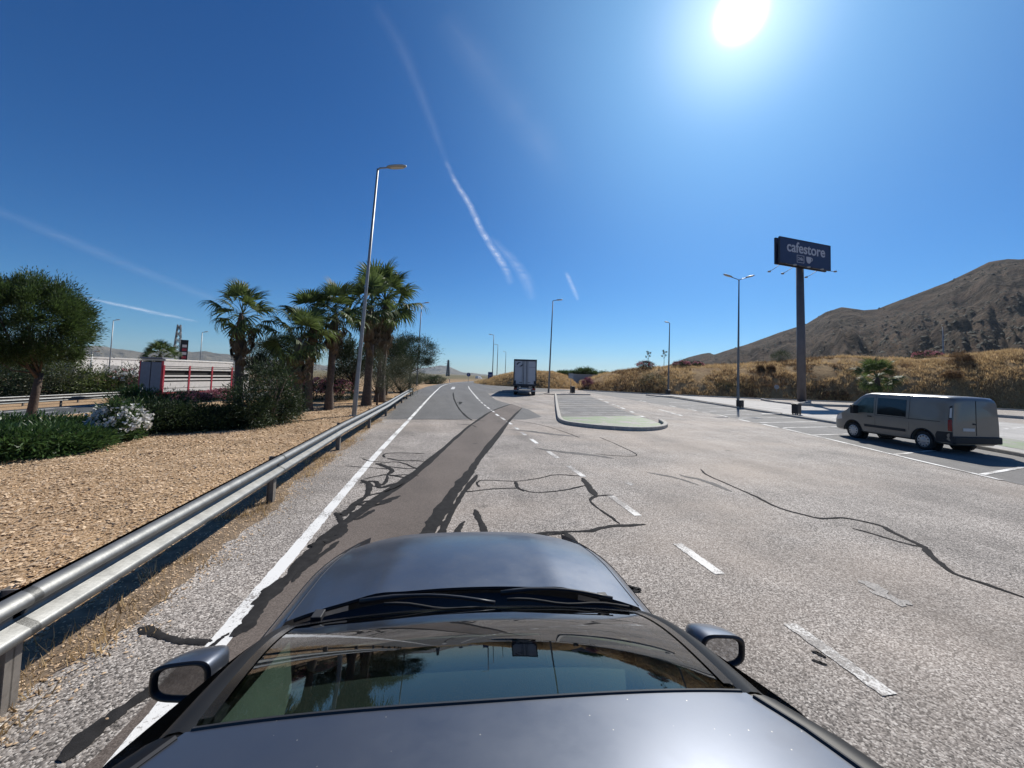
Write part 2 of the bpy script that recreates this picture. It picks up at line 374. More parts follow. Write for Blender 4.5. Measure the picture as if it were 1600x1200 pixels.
# roads
road_left = [(-2.95, -25), (-2.95, 12), (-2.9, 20), (-2.8, 33), (-2.5, 45), (-1.6, 60), (0.2, 75), (3.5, 92), (9, 112), (18, 135)]
road_right = [(30, 135), (19, 110), (13, 92), (10.2, 77), (18.6, 66.6), (22.5, 64), (23.7, 61.6), (31, 53), (44.5, 45.8), (59.5, 40.5), (67.5, 33), (80, 20), (80, -25)]
road = flat('road', road_left+road_right, 0.0, M['road'], kind='structure')
na = [(-2.9, 18.3), (4.4, 18.85), (5.6, 20.2), (5.9, 24.5), (5.0, 33), (5.7, 44), (9, 46.5), (14.5, 52.5), (23, 60.5), (22.4, 63.8), (18.5, 66.4), (10.1, 76.8), (12.9, 92), (18.9, 110), (29.8, 134.8), (18, 134.8)] + road_left[:2:-1][1:-0 or None]
na = [p for p in na if not (p[1] < 18.3)]
flat('new_surface', na, 0.002, M['newroad'], road)
patchL = [(-2.2, -9), (-2.0, 0), (-1.75, 3.0)]+[tuple(P(x, y)[:2]) for x, y in [(400, 945), (470, 880), (560, 802), (640, 745), (690, 703), (740, 660), (772, 641), (799, 631)]]
patchR = [tuple(P(x, y)[:2]) for x, y in [(816, 637), (797, 656), (770, 690), (745, 720), (712, 768), (680, 815), (653, 852)]]+[(-.05, 3.0), (-.2, 0), (-.35, -9)]
flat('trench_patch', patchL+patchR, 0.0032, M['patch'], road)

M['white_line'] = paint_mat('white_edge_paint', (.74, .73, .7), .12)
def rough_stripe(name, pts, wd, z, m, parent, seed):
    """painted stripe whose sides are slightly ragged"""
    rd = random.Random(seed); q_ = [Vector((p[0], p[1], 0)) for p in pts]
    dense = []
    for a, b_ in zip(q_, q_[1:]):
        k = max(1, min(40, int((b_-a).length/.06)))
        dense += [a.lerp(b_, j/k) for j in range(k)]
    dense.append(q_[-1]); L_, R_ = ribbon_pts(dense, wd); n_ = len(dense)
    v_ = [(p.x+rd.gauss(0, .004), p.y+rd.gauss(0, .006), z) for p in L_+R_]
    return pyobj(name, v_, [(i, n_+i, n_+i+1, i+1) for i in range(n_-1)], m, parent)
# ---- edge line and lane dashes
edge = smooth_path([(-1.62, -8, 0), (-1.62, 2.6, 0), (-1.6, 5.3, 0), (-1.49, 10.7, 0), (-1.2, 18.5, 0), (-.6, 35.5, 0), (0, 50, 0), (.75, 65, 0), (2.2, 79, 0), (4.6, 91, 0), (9.6, 108, 0)], 6)
rough_stripe('edge_line', edge, .155, .0048, M['white_line'], road, 1)
def dash(pa, pb, wd=.11, m='white', nm='lane_dash', z=.0052, par=None):
    pa, pb = Vector((pa.x, pa.y, 0)), Vector((pb.x, pb.y, 0)); rough_stripe(nm, [pa.lerp(pb, k/16) for k in range(17)], wd, z, M[m], par or road, int(pa.y*100))
for (a, bb) in [((1395, 1085), (1235, 975)), ((1120, 898), (1050, 850)), ((995, 806), (945, 775)), ((912, 745), (885, 728)), ((873, 716), (856, 705)), ((840, 693), (830, 686)), ((822, 680), (815, 675.5)), ((810, 671), (804, 667.5)), ((799, 663), (793, 659)), ((789, 656.5), (782, 651.5)), ((779, 650), (775, 647)), ((772, 644), (768, 641)), ((765, 639), (761, 636)), ((759, 634.5), (756, 632)), ((754, 630.5), (751.5, 628)), ((750, 626.5), (748, 624.5))]:
    pa, pb = P(*a), P(*bb); xm = 3.27 if pa.y < 15 else None
    if xm: pa.x = pb.x = xm
    dash(pa, pb, .13, 'white_worn' if pa.y < 12 else 'white')
ribbon('solid_line', smooth_path([P(747, 623.5), P(741, 616.5), P(736, 610.5), P(733, 606.5), P(732, 603.5)], 4), .16, .0052, M['white'], road)
dash(P(707, 608), P(709, 604.5), .5, 'white', 'arrow_mark'); 
# ---- poured crack sealing, traced as polylines on the road surface (pixel, width in m)
def jag(pts, wd, z=.0095, seed=0, amp=.018):
    amp = min(amp, .25*(wd if not isinstance(wd, tuple) else min(wd))); rd = random.Random(seed); p = smooth_path([P(*q) for q in pts], 10); n_ = len(p)
    def walk(step):
        o_, v_ = [], rd.uniform(-.5, .5)
        for _ in range(n_): v_ = .82*v_+rd.gauss(0, step); o_.append(v_)
        return o_
    wx, wy, ww = walk(.35), walk(.35), walk(.28)
    p = [q+Vector((wx[i]*amp, wy[i]*amp, 0)) for i, q in enumerate(p)]
    ws = []
    for i in range(n_):
        w0 = wd if not isinstance(wd, tuple) else wd[0]+(wd[1]-wd[0])*i/(n_-1)
        tp = min(1, .35+i*.16, .35+(n_-1-i)*.16); ws.append(max(.012, w0*tp*(1+.45*max(-1, min(1, ww[i])))))
    return p, ws
cracks = [
 ([(800, 631), (772, 641), (740, 661), (690, 704), (640, 746), (590, 780), (540, 818), (480, 872), (440, 912), (400, 945)], (.13, .2)),
 ([(816, 637), (797, 656), (770, 690), (752, 712), (735, 735), (712, 768), (690, 800), (670, 832), (655, 852)], (.12, .26)),
 ([(745, 742), (722, 772), (705, 800), (690, 830), (676, 852)], .09),
 ([(727, 815), (712, 832), (698, 850)], .08), ([(742, 797), (750, 815), (762, 838), (800, 840), (850, 834), (882, 832), (920, 830), (960, 822), (1010, 820)], .075),
 ([(762, 838), (745, 850), (730, 852)], .07), ([(882, 832), (900, 848), (912, 868), (918, 880)], (.09, .13)), ([(800, 848), (840, 838), (884, 834)], .04),
 ([(968, 818), (945, 802), (922, 783), (935, 775), (958, 774)], .055), ([(910, 747), (920, 760), (930, 775)], (.1, .13)),
 ([(720, 768), (735, 768), (770, 764), (806, 763), (830, 769), (860, 768), (890, 764), (915, 758)], .05),
 ([(750, 761), (746, 755), (752, 751), (775, 751), (806, 752), (840, 748), (870, 742), (905, 744)], .05), ([(806, 753), (810, 762), (820, 768)], .07),
 ([(566, 750), (576, 759), (572, 775), (556, 788), (540, 802), (532, 806)], .1), ([(526, 801), (533, 812), (535, 830), (520, 842), (498, 850), (480, 857)], .1),
 ([(560, 755), (585, 752), (592, 762), (610, 758), (632, 752)], .09), ([(560, 788), (572, 784), (600, 783), (625, 775)], .08), ([(540, 803), (560, 800), (575, 795), (600, 785)], .05),
 ([(568, 749), (590, 744), (606, 742), (640, 748)], .05), ([(606, 742), (612, 735), (600, 728), (588, 724)], .08), ([(540, 728), (575, 731), (610, 733)], .035), ([(588, 725), (620, 722), (640, 728), (655, 735)], .05),
 ([(604, 716), (625, 720), (650, 720), (672, 722)], .045), ([(601, 715), (599, 711), (608, 708), (640, 708), (663, 709)], .04), ([(566, 717), (580, 721), (600, 722)], .035), ([(610, 743), (640, 742), (655, 744)], .04),
 ([(556, 789), (585, 790), (612, 783)], .05), ([(570, 776), (590, 771), (615, 764), (640, 752)], .06), ([(548, 800), (552, 812), (570, 806), (585, 796)], .06), ([(600, 728), (640, 732), (668, 728)], .05), ([(578, 760), (600, 757), (606, 742)], .06), ([(455, 912), (470, 893), (500, 868), (530, 846)], .07),
 ([(440, 905), (420, 925), (395, 965), (360, 995)], .11), ([(332, 1003), (300, 1004), (270, 998), (240, 988), (220, 980)], (.05, .11)), ([(360, 990), (330, 1010), (300, 1030), (250, 1070), (170, 1125), (90, 1190)], (.06, .11)),
 ([(1095, 733), (1105, 742), (1140, 758), (1180, 776), (1215, 793), (1250, 803), (1280, 810), (1320, 810), (1370, 820), (1395, 832), (1440, 853), (1455, 868), (1490, 895), (1540, 913), (1600, 934)], (.05, .075)),
 ([(1332, 826), (1370, 836), (1410, 848), (1442, 855)], .05), ([(936, 683), (960, 693), (995, 711), (960, 712), (930, 709)], .04),
 ([(708, 613), (709, 622), (715, 635), (728, 650), (738, 657)], .13), ([(718, 632), (720, 628), (714, 629)], .2),
 ([(640, 655.6), (680, 655.4), (730, 656.6), (758, 658)], .07), ([(975, 921), (990, 920), (997, 923)], .12), ([(714, 664), (735, 664), (745, 668)], .07), ([(800, 657), (830, 661), (860, 668), (890, 678), (905, 684)], .03),
 ([(1270, 1018), (1280, 1021), (1287, 1026)], .05), ([(1268, 1031), (1280, 1035), (1290, 1038)], .04)]
for i, (pts, wd) in enumerate(cracks):
    if 13 <= i <= 31: wd = tuple(1.25*q for q in wd) if isinstance(wd, tuple) else wd*1.25
    p, ws = jag(pts, wd, seed=i); n_ = len(p); dz = .0003*(i % 9); (lo_, hi_), (li, hi2) = ribbon_pts(p, ws), ribbon_pts(p, [.55*q for q in ws])
    v_ = [(q.x, q.y, z) for row, z in ((lo_, .0036+dz*.2), (li, .0066+dz), (hi2, .0066+dz), (hi_, .0036+dz*.2)) for q in row]
    pyobj('crack_seal', v_, [(r*n_+k, (r+1)*n_+k, (r+1)*n_+k+1, r*n_+k+1) for r in range(3) for k in range(n_-1)], M['tar'], road, True)
# tyre scuffs where lorries turn
scuff = mat('tyre_scuff', (.085, .078, .072), .85, 0, .35, 3)
for i, (pts, wd) in enumerate([([(790, 671), (830, 674), (870, 679), (905, 682)], .35), ([(835, 700), (880, 706), (930, 712), (960, 716)], .3), ([(1060, 742), (1100, 752), (1140, 768)], .16), ([(1010, 738), (1050, 745), (1090, 758)], .1)]):
    p, ws = jag(pts, wd, seed=50+i, amp=.06); ribbon('tyre_scuff', p, [w_*math.sin(math.pi*(k+.3)/(len(ws)))+.02 for k, w_ in enumerate(ws)], .0036+.0003*i, scuff, road)
for i, (cx, cy) in enumerate([(1362, 915), (1378, 928), (1405, 940), (985, 756)]):
    c = P(cx, cy); rd = random.Random(i)
    flat('paint_splash', [(c.x+math.cos(a)*.1*rd.uniform(.35, 1.2), c.y+math.sin(a)*.16*rd.uniform(.3, 1.2)) for a in np.linspace(0, 6.28, 14)[:-1]], .0045+.0003*i, M['white_splash'], road)

M['dirt'] = mat('roadside_dirt', (.2, .15, .105), .95, 0, .45, 7, bump=.6, bscale=45, spec=.1)
rd = random.Random(3); dl, dr = [], []
for k in range(260):
    y = -4+k*.15; c = -2.78; dl.append((c-.25+rd.uniform(-.05, .05), y)); dr.append((c+.30+.16*math.sin(y*1.7)*math.sin(y*.6)+rd.uniform(-.05, .05), y))
flat('dirt_strip', dl+dr[::-1], .0022, M['dirt'], road)
# ---- parking bays with their kerbs
K = .14
lotpts = [P(1119, 647.5), P(1225, 670), P(1300, 687.5), P(1426, 719), P(1566, 751), P(1700, 781), P(1800, 760), P(1600, 713), P(1300, 660.5), P(1050, 620.8), P(1010, 617), P(985, 613), P(930, 611), P(912, 612), P(1000, 627)]
lot = flat('parking_lot', [(p.x, p.y) for p in lotpts], .006, M['lot'], kind='structure')
ribbon('bay_edge_line', [P(1222, 669.4), P(1300, 687.5), P(1426, 718), P(1505, 736.4), P(1566, 751)], .14, .013, M['white'], lot)
for a, bb in [((1119, 647.5), (1136, 651.5)), ((1154, 655.3), (1172, 659.2)), ((1192, 663), (1216, 668.3)), ((1030, 640), (1066, 650)), ((1095, 643.5), (1110, 646)), ((1045, 634), (1056, 636)), ((1075, 639), (1088, 642)), ((1000, 626), (1010, 628))]:
    ribbon('bay_dash', [P(*a), P(*bb)], .16, .0135, M['white'], lot)
for a, bb in [((1271, 680), (1330, 678.5)), ((1224, 668.7), (1318, 666.8)), ((1176, 661), (1277, 659)), ((1151, 653.7), (1239, 652.7)), ((1122, 648), (1207, 647)), ((1100, 643), (1172, 641.5)), ((1080, 638), (1145, 636.5)), ((1062, 633.5), (1120, 632.5)), ((1534, 742), (1605, 729.5)), ((1045, 629), (1098, 628)), ((1395, 711), (1470, 703))]:
    ribbon('bay_line', [P(*a), P(*bb)], .12, .0145, M['white'], lot)
def kerb(name, pts, wd, h, m, parent=None, kind=None, closed=False):
    """kerb stones with a rounded upper edge, one mesh per stone"""
    top = thing_parent = parent
    L_, R_ = ribbon_pts(pts, wd)
    grp = bpy.data.objects.new(name, None); COL.objects.link(grp)
    if parent: grp.parent = parent
    if kind: grp['kind'] = kind
    for i in range(len(pts)-1):
        a, b_, c, d = [Vector((q.x, q.y, 0)) for q in (L_[i], L_[i+1], R_[i+1], R_[i])]
        g = (b_-a).normalized()*.004; a, b_, c, d = a+g, b_-g, c-g, d+g
        bm = bmesh.new(); lo = [bm.verts.new((q.x, q.y, -.04)) for q in (a, b_, c, d)]; ce = (a+b_+c+d)/4
        mid = [bm.verts.new((q.x, q.y, h-.025)) for q in (a, b_, c, d)]
        hi = []
        for q, o in ((a, d), (b_, c), (c, b_), (d, a)):
            e = (o-q).normalized()*.022; hi.append(bm.verts.new((q.x+e.x, q.y+e.y, h)))
        for Q, W in ((lo, mid), (mid, hi)):
            for k in range(4): bm.faces.new((Q[k], Q[(k+1) % 4], W[(k+1) % 4], W[k]))
        bm.faces.new(hi)
        bmobj('kerb_stone', bm, m, grp)
    return grp
def subdiv(pts, step):
    out = [Vector((pts[0][0], pts[0][1], 0))]
    for a, b_ in zip(pts, pts[1:]):
        a = Vector((a[0], a[1], 0)); b_ = Vector((b_[0], b_[1], 0)); k = max(1, round((b_-a).length/step))
        for j in range(1, k+1): out.append(a+(b_-a)*j/k)
    return out
# kerb along the right bays, with the paved strip behind it
kr = [P(1010, 618), P(1050, 622), P(1150, 637.5), P(1300, 661.5), P(1440, 684.5), P(1600, 714), P(1760, 746)]
kerb('parking_kerb', subdiv(kr, 1.5), .22, K, M['kerb'], kind='structure')
pv = [P(1014, 617.2, K), P(1050, 619, K), P(1150, 634, K), P(1300, 657, K), P(1440, 679.5, K), P(1600, 708, K), P(1760, 739, K), P(1700, 690, K), P(1600, 662, K), P(1540, 657, K), P(1400, 645.5, K), P(1320, 641, K), P(1250, 634, K), P(1195, 627, K), P(1100, 620.5, K), P(1050, 617, K)]
pave = flat('pavement', [(p.x, p.y) for p in pv], K-.006, M['pave'], kind='structure')
# strips of a second lot behind the paved strip, drawn on it
for a, bb in [((1190, 646), (1255, 645.5)), ((1300, 652), (1360, 650)), ((1540, 664), (1566, 662)), ((1564, 671), (1600, 667)), ((1540, 683), (1568, 681))]:
    ribbon('bay_line', [P(*a, K), P(*bb, K)], .13, K, M['white'], pave)
flat('green_strip', [tuple(P(x, y, K)[:2]) for x, y in [(1536, 691), (1600, 703), (1760, 734), (1700, 712), (1600, 689), (1545, 680)]], K+.002, M['green'], pave)
kerb('bank_kerb', subdiv([P(912, 610.5), P(1012, 616), P(1195, 624), P(1260, 626.5), P(1400, 632), P(1600, 642)], 2.5), .25, .16, M['kerb'], kind='structure')
kerb('planting_kerb', subdiv([P(1190, 625.5), P(1215, 630.5), P(1240, 633.4), P(1255, 631.5), P(1266, 629.8)], 1.5), .22, .24, M['kerb'], kind='structure')
kerb('planting_kerb', subdiv([P(1252, 634), P(1320, 636), P(1400, 641), P(1500, 648), P(1600, 655)], 2), .22, .24, M['kerb'], kind='structure')
# island with green painted nose
isl = [P(868, 617), P(870, 634), P(872.5, 648), P(875, 657), P(884, 662.5), P(900, 665.5), P(930, 669), P(960, 671.3), P(990, 673), P(1015, 672.5), P(1032, 670.5), P(1040, 667), P(1038, 663.5), P(1032, 659.5)]
ip = smooth_path(isl, 3)
kerb('island_kerb', subdiv(ip, 1.0), .2, .16, M['kerb'], kind='structure')
kerb('island_kerb', subdiv([P(868, 617.3), P(895, 617.2), P(922, 617.5)], 1.2), .2, .14, M['kerb'], kind='structure')
kerb('island_kerb', subdiv([P(835, 617.5), P(850, 616), P(866, 617)], 1.2), .2, .1, M['kerb'], kind='structure')
bay = flat('island_bay', [tuple(P(x, y)[:2]) for x, y in [(869.5, 618.2), (872, 634), (875, 648), (878, 656), (890, 661), (930, 666), (975, 669.5), (1012, 669.5), (1030, 667), (1034, 663), (1022, 657), (1003, 652), (985, 646), (960, 636), (935, 624.5), (921, 618.6)]], .008, M['lot'], kind='structure')
flat('green_nose', [tuple(P(x, y)[:2]) for x, y in [(876.5, 651.5), (878.5, 656), (890, 660.8), (930, 665.8), (975, 669), (1012, 669), (1029, 666.7), (1032.5, 663), (1020, 657), (1003, 652.3), (998, 650.2)]], .0125, M['green'], bay)
ribbon('bay_line', [P(879, 647), P(940, 647.8), P(1003, 651)], .12, .017, M['white'], bay)
for k, (y, xl, xr) in enumerate([(644.3, 876, 985), (641, 875, 976), (637.3, 874.5, 967), (633.8, 874, 958), (630.6, 873, 950), (627.6, 872, 943), (624.6, 871.5, 936), (621.8, 871, 929)]):
    ribbon('bay_line', [P(xl, y), P(xr, y+.5)], .11, .0165, M['white_worn'], bay)
for a, bb in [((1000, 650), (1006, 652)), ((984, 642.5), (990, 645)), ((970, 637), (976, 639.3)), ((957, 632), (968, 635.5)), ((945, 627.5), (951, 629.5)), ((936, 623.5), (943, 625.3))]:
    ribbon('bay_dash', [P(*a), P(*bb)], .2, .0175, M['white'], bay)

# motorway with its lines
def mw_strip(name, l0, l1, a0, a1, z, m, parent=None):
    pts = [mw_pt(l0, a0), mw_pt(l0, a1), mw_pt(l1, a1), mw_pt(l1, a0)]
    return flat(name, [(p.x, p.y) for p in pts], z, m, parent)
mway = mw_strip('motorway', 1.6, -5.6, -70, 78, MWZ, M['motorway']); mway['kind'] = 'structure'
mway2 = mw_strip('far_carriageway', -11, -20, -70, 78, MWZ, M['motorway']); mway2['kind'] = 'structure'
mw_strip('edge_line', .1, -.1, -70, 78, MWZ+.008, M['white'], mway)
mw_strip('edge_line', -4.2, -4.4, -70, 78, MWZ+.008, M['white'], mway)
for k in range(-5, 7): mw_strip('lane_dash', -2.05, -2.22, k*12, k*12+5, MWZ+.008, M['white'], mway)

# ------------------------------------------------------------------ terrain: banks and mountains
def polar_sheet(name, azs, prof, m, kind='structure', seed=1, rough=.0, rscale=.1):
    """prof(k) -> list of (distance, z) rows for azimuth k; all rows the same length"""
    rows = [prof(k) for k in range(len(azs))]; nr = len(rows[0]); v = []
    for a, row in zip(azs, rows):
        for d, z in row: v.append((math.sin(a)*d, math.cos(a)*d, z))
    v = np.array(v); 
    if rough:
        nz = (vnoise(v[:, 0]*rscale, v[:, 1]*rscale, seed)-.5)*2*rough
        wgt = np.tile(np.array([0]+[1]*(nr-1)), len(azs)); v[:, 2] += nz*wgt
    q = [(i*nr+j, (i+1)*nr+j, (i+1)*nr+j+1, i*nr+j+1) for i in range(len(azs)-1) for j in range(nr-1)]
    me = npmesh(name, v, np.array(q)[:, ::-1]); o = mesh_obj(name, me, m, smooth=True); o['kind'] = kind
    return o, v.reshape(len(azs), nr, 3)
def dry_mat(name, pal, sc=.5, bump=.7):
    m, t, b, L = base_mat(name); tc = N(t, 'ShaderNodeTexCoord')
    n = N(t, 'ShaderNodeTexNoise', Scale=sc, Detail=9.0, Roughness=.72); L.new(tc.outputs['Object'], n.inputs['Vector'])
    r = ramp(t, pal); L.new(n.outputs['Fac'], r.inputs[0]); L.new(r.outputs[0], b.inputs['Base Color'])
    b.inputs['Roughness'].default_value = .95; b.inputs['Specular IOR Level'].default_value = .08
    n2 = N(t, 'ShaderNodeTexNoise', Scale=sc*8, Detail=6.0, Roughness=.7); L.new(tc.outputs['Object'], n2.inputs['Vector'])
    bp = N(t, 'ShaderNodeBump', Strength=bump, Distance=.25/sc*.4); L.new(n2.outputs['Fac'], bp.inputs['Height']); L.new(bp.outputs[0], b.inputs['Normal'])
    return m
M['bank'] = dry_mat('dry_bank', [(.3, (.14, .085, .045)), (.45, (.26, .17, .085)), (.6, (.36, .25, .13)), (.72, (.22, .15, .085))], .35)
def az_of(x, y=590):
    d = ray(x, y); return math.atan2(d[0], d[1])
def interp(tab, x): return float(np.interp(x, [a for a, _ in tab], [b_ for _, b_ in tab]))
# main bank on the right
foot_px = [(905, 609.4), (1012, 615.2), (1195, 623.2), (1260, 625.7), (1400, 631.2), (1600, 641.2)]
crest_px = [(905, 600), (918, 594), (940, 586), (970, 580), (1000, 576), (1060, 572.5), (1130, 571), (1200, 568), (1260, 562), (1320, 557), (1380, 560), (1430, 561), (1500, 556), (1600, 547)]
xs = list(np.linspace(905, 1600, 120)); azs = [az_of(x, 615) for x in xs]
fd = [math.hypot(*P(x, interp(foot_px, x))[:2]) for x in xs]
cz = []
for x, d in zip(xs, fd):
    cz.append(D(x, interp(crest_px, x), d+13).z)
ext = 40
for k in range(ext):
    azs.append(azs[119]+(k+1)*RAD(1.1)); fd.append(fd[119]+k*.9); cz.append(cz[119]+.02*k)
def prof(k):
    d, z = fd[k], cz[k]; out = [(d, -.06)]
    for s, hgt in [(1, .16), (2.2, .34), (3.6, .5), (5.2, .63), (7, .74), (9, .85), (11, .94), (13, 1.0)]: out.append((d+s, z*hgt))
    for s, dz in [(17, .1), (24, .25), (40, .35), (70, .3), (120, -.2), (200, 0), (320, 4)]: out.append((d+s, z+dz))
    return out
bank, bankv = polar_sheet('embankment', azs, prof, M['bank'], rough=.28, rscale=.33, seed=5)
# mound by the parked lorry
mf = [(742, 599.3), (760, 602), (800, 604.5), (850, 607), (903, 608)]; mc = [(742, 598), (760, 594), (775, 588.5), (800, 582), (830, 580), (862, 581), (885, 588), (903, 603)]
xs2 = np.linspace(742, 903, 60); az2 = [az_of(x, 605) for x in xs2]
def prof2(k):
    x = xs2[k]; d = math.hypot(*P(x, interp(mf, x)-.6)[:2]); z = max(.05, D(x, interp(mc, x), d+7).z)
    return [(d, -.06)]+[(d+s, z*h_) for s, h_ in [(1, .25), (2.2, .5), (3.6, .72), (5.2, .9), (7, 1), (9.5, .98), (13, .8), (17, .45), (21, .1), (24, -.12)]]
mound, moundv = polar_sheet('mound', az2, prof2, M['bank'], rough=.16, rscale=.4, seed=9)

def mountain_mat(name, pal, s1, s2):
    m, t, b, L = base_mat(name); tc = N(t, 'ShaderNodeTexCoord')
    n = N(t, 'ShaderNodeTexNoise', Scale=s1, Detail=9.0, Roughness=.66); L.new(tc.outputs['Object'], n.inputs['Vector'])
    r = ramp(t, pal); L.new(n.outputs['Fac'], r.inputs[0])
    v = N(t, 'ShaderNodeTexVoronoi', Scale=s2, Randomness=1.0); L.new(tc.outputs['Object'], v.inputs['Vector'])
    r2 = ramp(t, [(.22, .38), (.4, 1.0)]); L.new(v.outputs['Distance'], r2.inputs[0])
    n3 = N(t, 'ShaderNodeTexNoise', Scale=s1*2.3, Detail=5.0); L.new(tc.outputs['Object'], n3.inputs['Vector'])
    r3 = ramp(t, [(.45, 0.0), (.6, 1.0)]); L.new(n3.outputs['Fac'], r3.inputs[0])
    mx = N(t, 'ShaderNodeMix', data_type='RGBA', blend_type='MULTIPLY'); L.new(r3.outputs[0], mx.inputs['Factor'])
    L.new(r.outputs[0], mx.inputs[6]); L.new(r2.outputs[0], mx.inputs[7]); L.new(mx.outputs[2], b.inputs['Base Color'])
    b.inputs['Roughness'].default_value = 1; b.inputs['Specular IOR Level'].default_value = .05
    bp = N(t, 'ShaderNodeBump', Strength=.9, Distance=.25/s1); L.new(n.outputs['Fac'], bp.inputs['Height']); L.new(bp.outputs[0], b.inputs['Normal'])
    return m
ridge = [(985, 586), (1010, 580), (1030, 575), (1050, 568), (1075, 558), (1095, 553), (1108, 551), (1116, 554), (1130, 549), (1160, 540), (1180, 533), (1220, 518), (1260, 505), (1290, 487), (1315, 479), (1330, 481), (1350, 484), (1370, 482), (1420, 463), (1480, 440), (1520, 420), (1545, 407), (1575, 402), (1600, 404)]
na_ = 420
xs3 = np.linspace(985, 1600, 300); az3 = [az_of(x, interp(ridge, x)) for x in xs3]
els = []
for x in xs3:
    d = ray(x, interp(ridge, x)); els.append(d[2]/math.hypot(d[0], d[1]))
rd_ = [1750-300*np.clip((x-1000)/600, 0, 1)+60*math.sin(x*.013) for x in xs3]
last = len(xs3)
for k in range(120):
    az3.append(az3[last-1]+(k+1)*RAD(.5)); els.append(els[last-1]*(1-.0045*k)+.006*math.sin(k*.23)); rd_.append(rd_[last-1]+k*3)
NR = 130
Vv = np.zeros((len(az3), NR, 3))
for k, (a, e, dr) in enumerate(zip(az3, els, rd_)):
    zr = 2.2+e*dr; t_ = np.linspace(0, 1.6, NR); d0 = 330
    dist = d0+(dr-d0)*t_; up = np.clip(t_, 0, 1)
    z = 9*sstep(np.array(zr), 0, 40)*(1-up)+zr*(.38*up+.62*up**1.7); z = np.where(t_ > 1, zr*(1-(t_-1)*.9), z); z = np.where(t_ < .0001, -2, z)
    Vv[k, :, 0] = math.sin(a)*dist; Vv[k, :, 1] = math.cos(a)*dist; Vv[k, :, 2] = z
tt = np.linspace(0, 1.6, NR)[None, :]; wgt = np.sin(np.clip(tt, 0, 1)*math.pi)**.8*np.ones((len(az3), 1))
ang = np.array(az3)[:, None]*900; dd = np.hypot(Vv[..., 0], Vv[..., 1])
gul = np.abs(vnoise(ang*.016+dd*.0011, dd*.0022, 21, 5)-.5)*2
g2 = vnoise(Vv[..., 0]*.011, Vv[..., 1]*.011, 33, 6, .55)-.5
zsc = np.clip(Vv[..., 2].max(1, keepdims=True)/300, .05, 1)
Vv[..., 2] += wgt*zsc*((.45-gul)*-110+g2*60)
Vv[..., 2] += (1-wgt)*(tt > .5)*g2*7*zsc
q = np.array([(i*NR+j, i*NR+j+1, (i+1)*NR+j+1, (i+1)*NR+j) for i in range(len(az3)-1) for j in range(NR-1)])
M['mountain'] = mountain_mat('scrub_mountain', [(.34, (.03, .022, .016)), (.45, (.09, .06, .039)), (.53, (.045, .034, .023)), (.66, (.12, .08, .053))], .012, .07)
tag(mesh_obj('mountain', npmesh('mountain', Vv.reshape(-1, 3), q), M['mountain'], smooth=True), kind='structure')
M['scrub'] = mat('mountain_scrub', (.018, .02, .011), .95, 0, .4, .05)
ns_ = 7000; r_ = np.random.default_rng(77); i_ = r_.integers(0, len(az3), ns_); j_ = (3+r_.random(ns_)**1.2*78).astype(int); pc = Vv[i_, j_].copy()
kp = vnoise(pc[:, 0]*.009, pc[:, 1]*.009, 51, 4) > .44; pc = pc[kp]; nm_ = len(pc); s0 = (1.2+2.8*r_.random((nm_, 1))**2)
oct_ = np.array([(1, 0, 0), (0, 1, 0), (-1, 0, 0), (0, -1, 0), (0, 0, 1)])
vs_ = (pc[:, None, :]+oct_[None]*s0[:, None, :]*(.7+.6*r_.random((nm_, 5, 1)))).reshape(-1, 3); k_ = np.arange(nm_)[:, None]*5
tr_ = np.concatenate([k_+np.array([[0, 1, 4]]), k_+np.array([[1, 2, 4]]), k_+np.array([[2, 3, 4]]), k_+np.array([[3, 0, 4]])])
tag(mesh_obj('mountain_scrub', npmesh('mountain_scrub', vs_, None, tr_), M['scrub']), 'dark scrub bushes dotted over the brown mountain', 'scrub', kind='stuff')
# distant ranges
M['range'] = mountain_mat('far_range', [(.35, (.09, .08, .06)), (.65, (.19, .165, .125))], .0012, .006)
def far_range(tab, dist, seed):
    x0, x1 = tab[0][0], tab[-1][0]; xs_ = np.linspace(x0, x1, 160); rows = []
    for x in xs_:
        yy = interp(tab, x); d = ray(x, yy); a = math.atan2(d[0], d[1]); z = 2.2+d[2]/math.hypot(d[0], d[1])*dist
        jit = (vnoise(np.array([x*.09]), np.array([seed*3.1]), seed)[0]-.5)*26
        row = []
        for s in np.linspace(0, 1.5, 26):
            rr_ = dist*(.78+.22*s); up = min(s, 1)
            zz = -70+(z+jit+70)*up**1.3 if s <= 1 else -70+(z+jit+70)*(1-(s-1)*1.2)
            nz = (vnoise(np.array([x*.12+s*2]), np.array([s*7.0]), seed+4)[0]-.5)*70*math.sin(up*math.pi)
            row.append((math.sin(a)*rr_, math.cos(a)*rr_, zz+nz))
        rows.append(row)
    v = np.array(rows).reshape(-1, 3); q = [(i*26+j, i*26+j+1, (i+1)*26+j+1, (i+1)*26+j) for i in range(159) for j in range(25)]
    tag(mesh_obj('distant_mountains', npmesh('distant_mountains', v, np.array(q)), M['range'], smooth=True), kind='structure')
far_range([(-120, 545), (0, 536), (60, 540), (110, 543), (145, 539), (165, 541), (185, 545), (205, 547), (225, 550), (240, 548), (262, 543), (285, 547), (300, 549), (320, 548), (345, 552), (400, 558), (470, 566), (560, 578)], 7000, 3)
far_range([(560, 585), (610, 580), (640, 574), (660, 575), (676, 573), (688, 570.5), (700, 572), (712, 577), (725, 582), (750, 584), (780, 587), (820, 592)], 9000, 6)

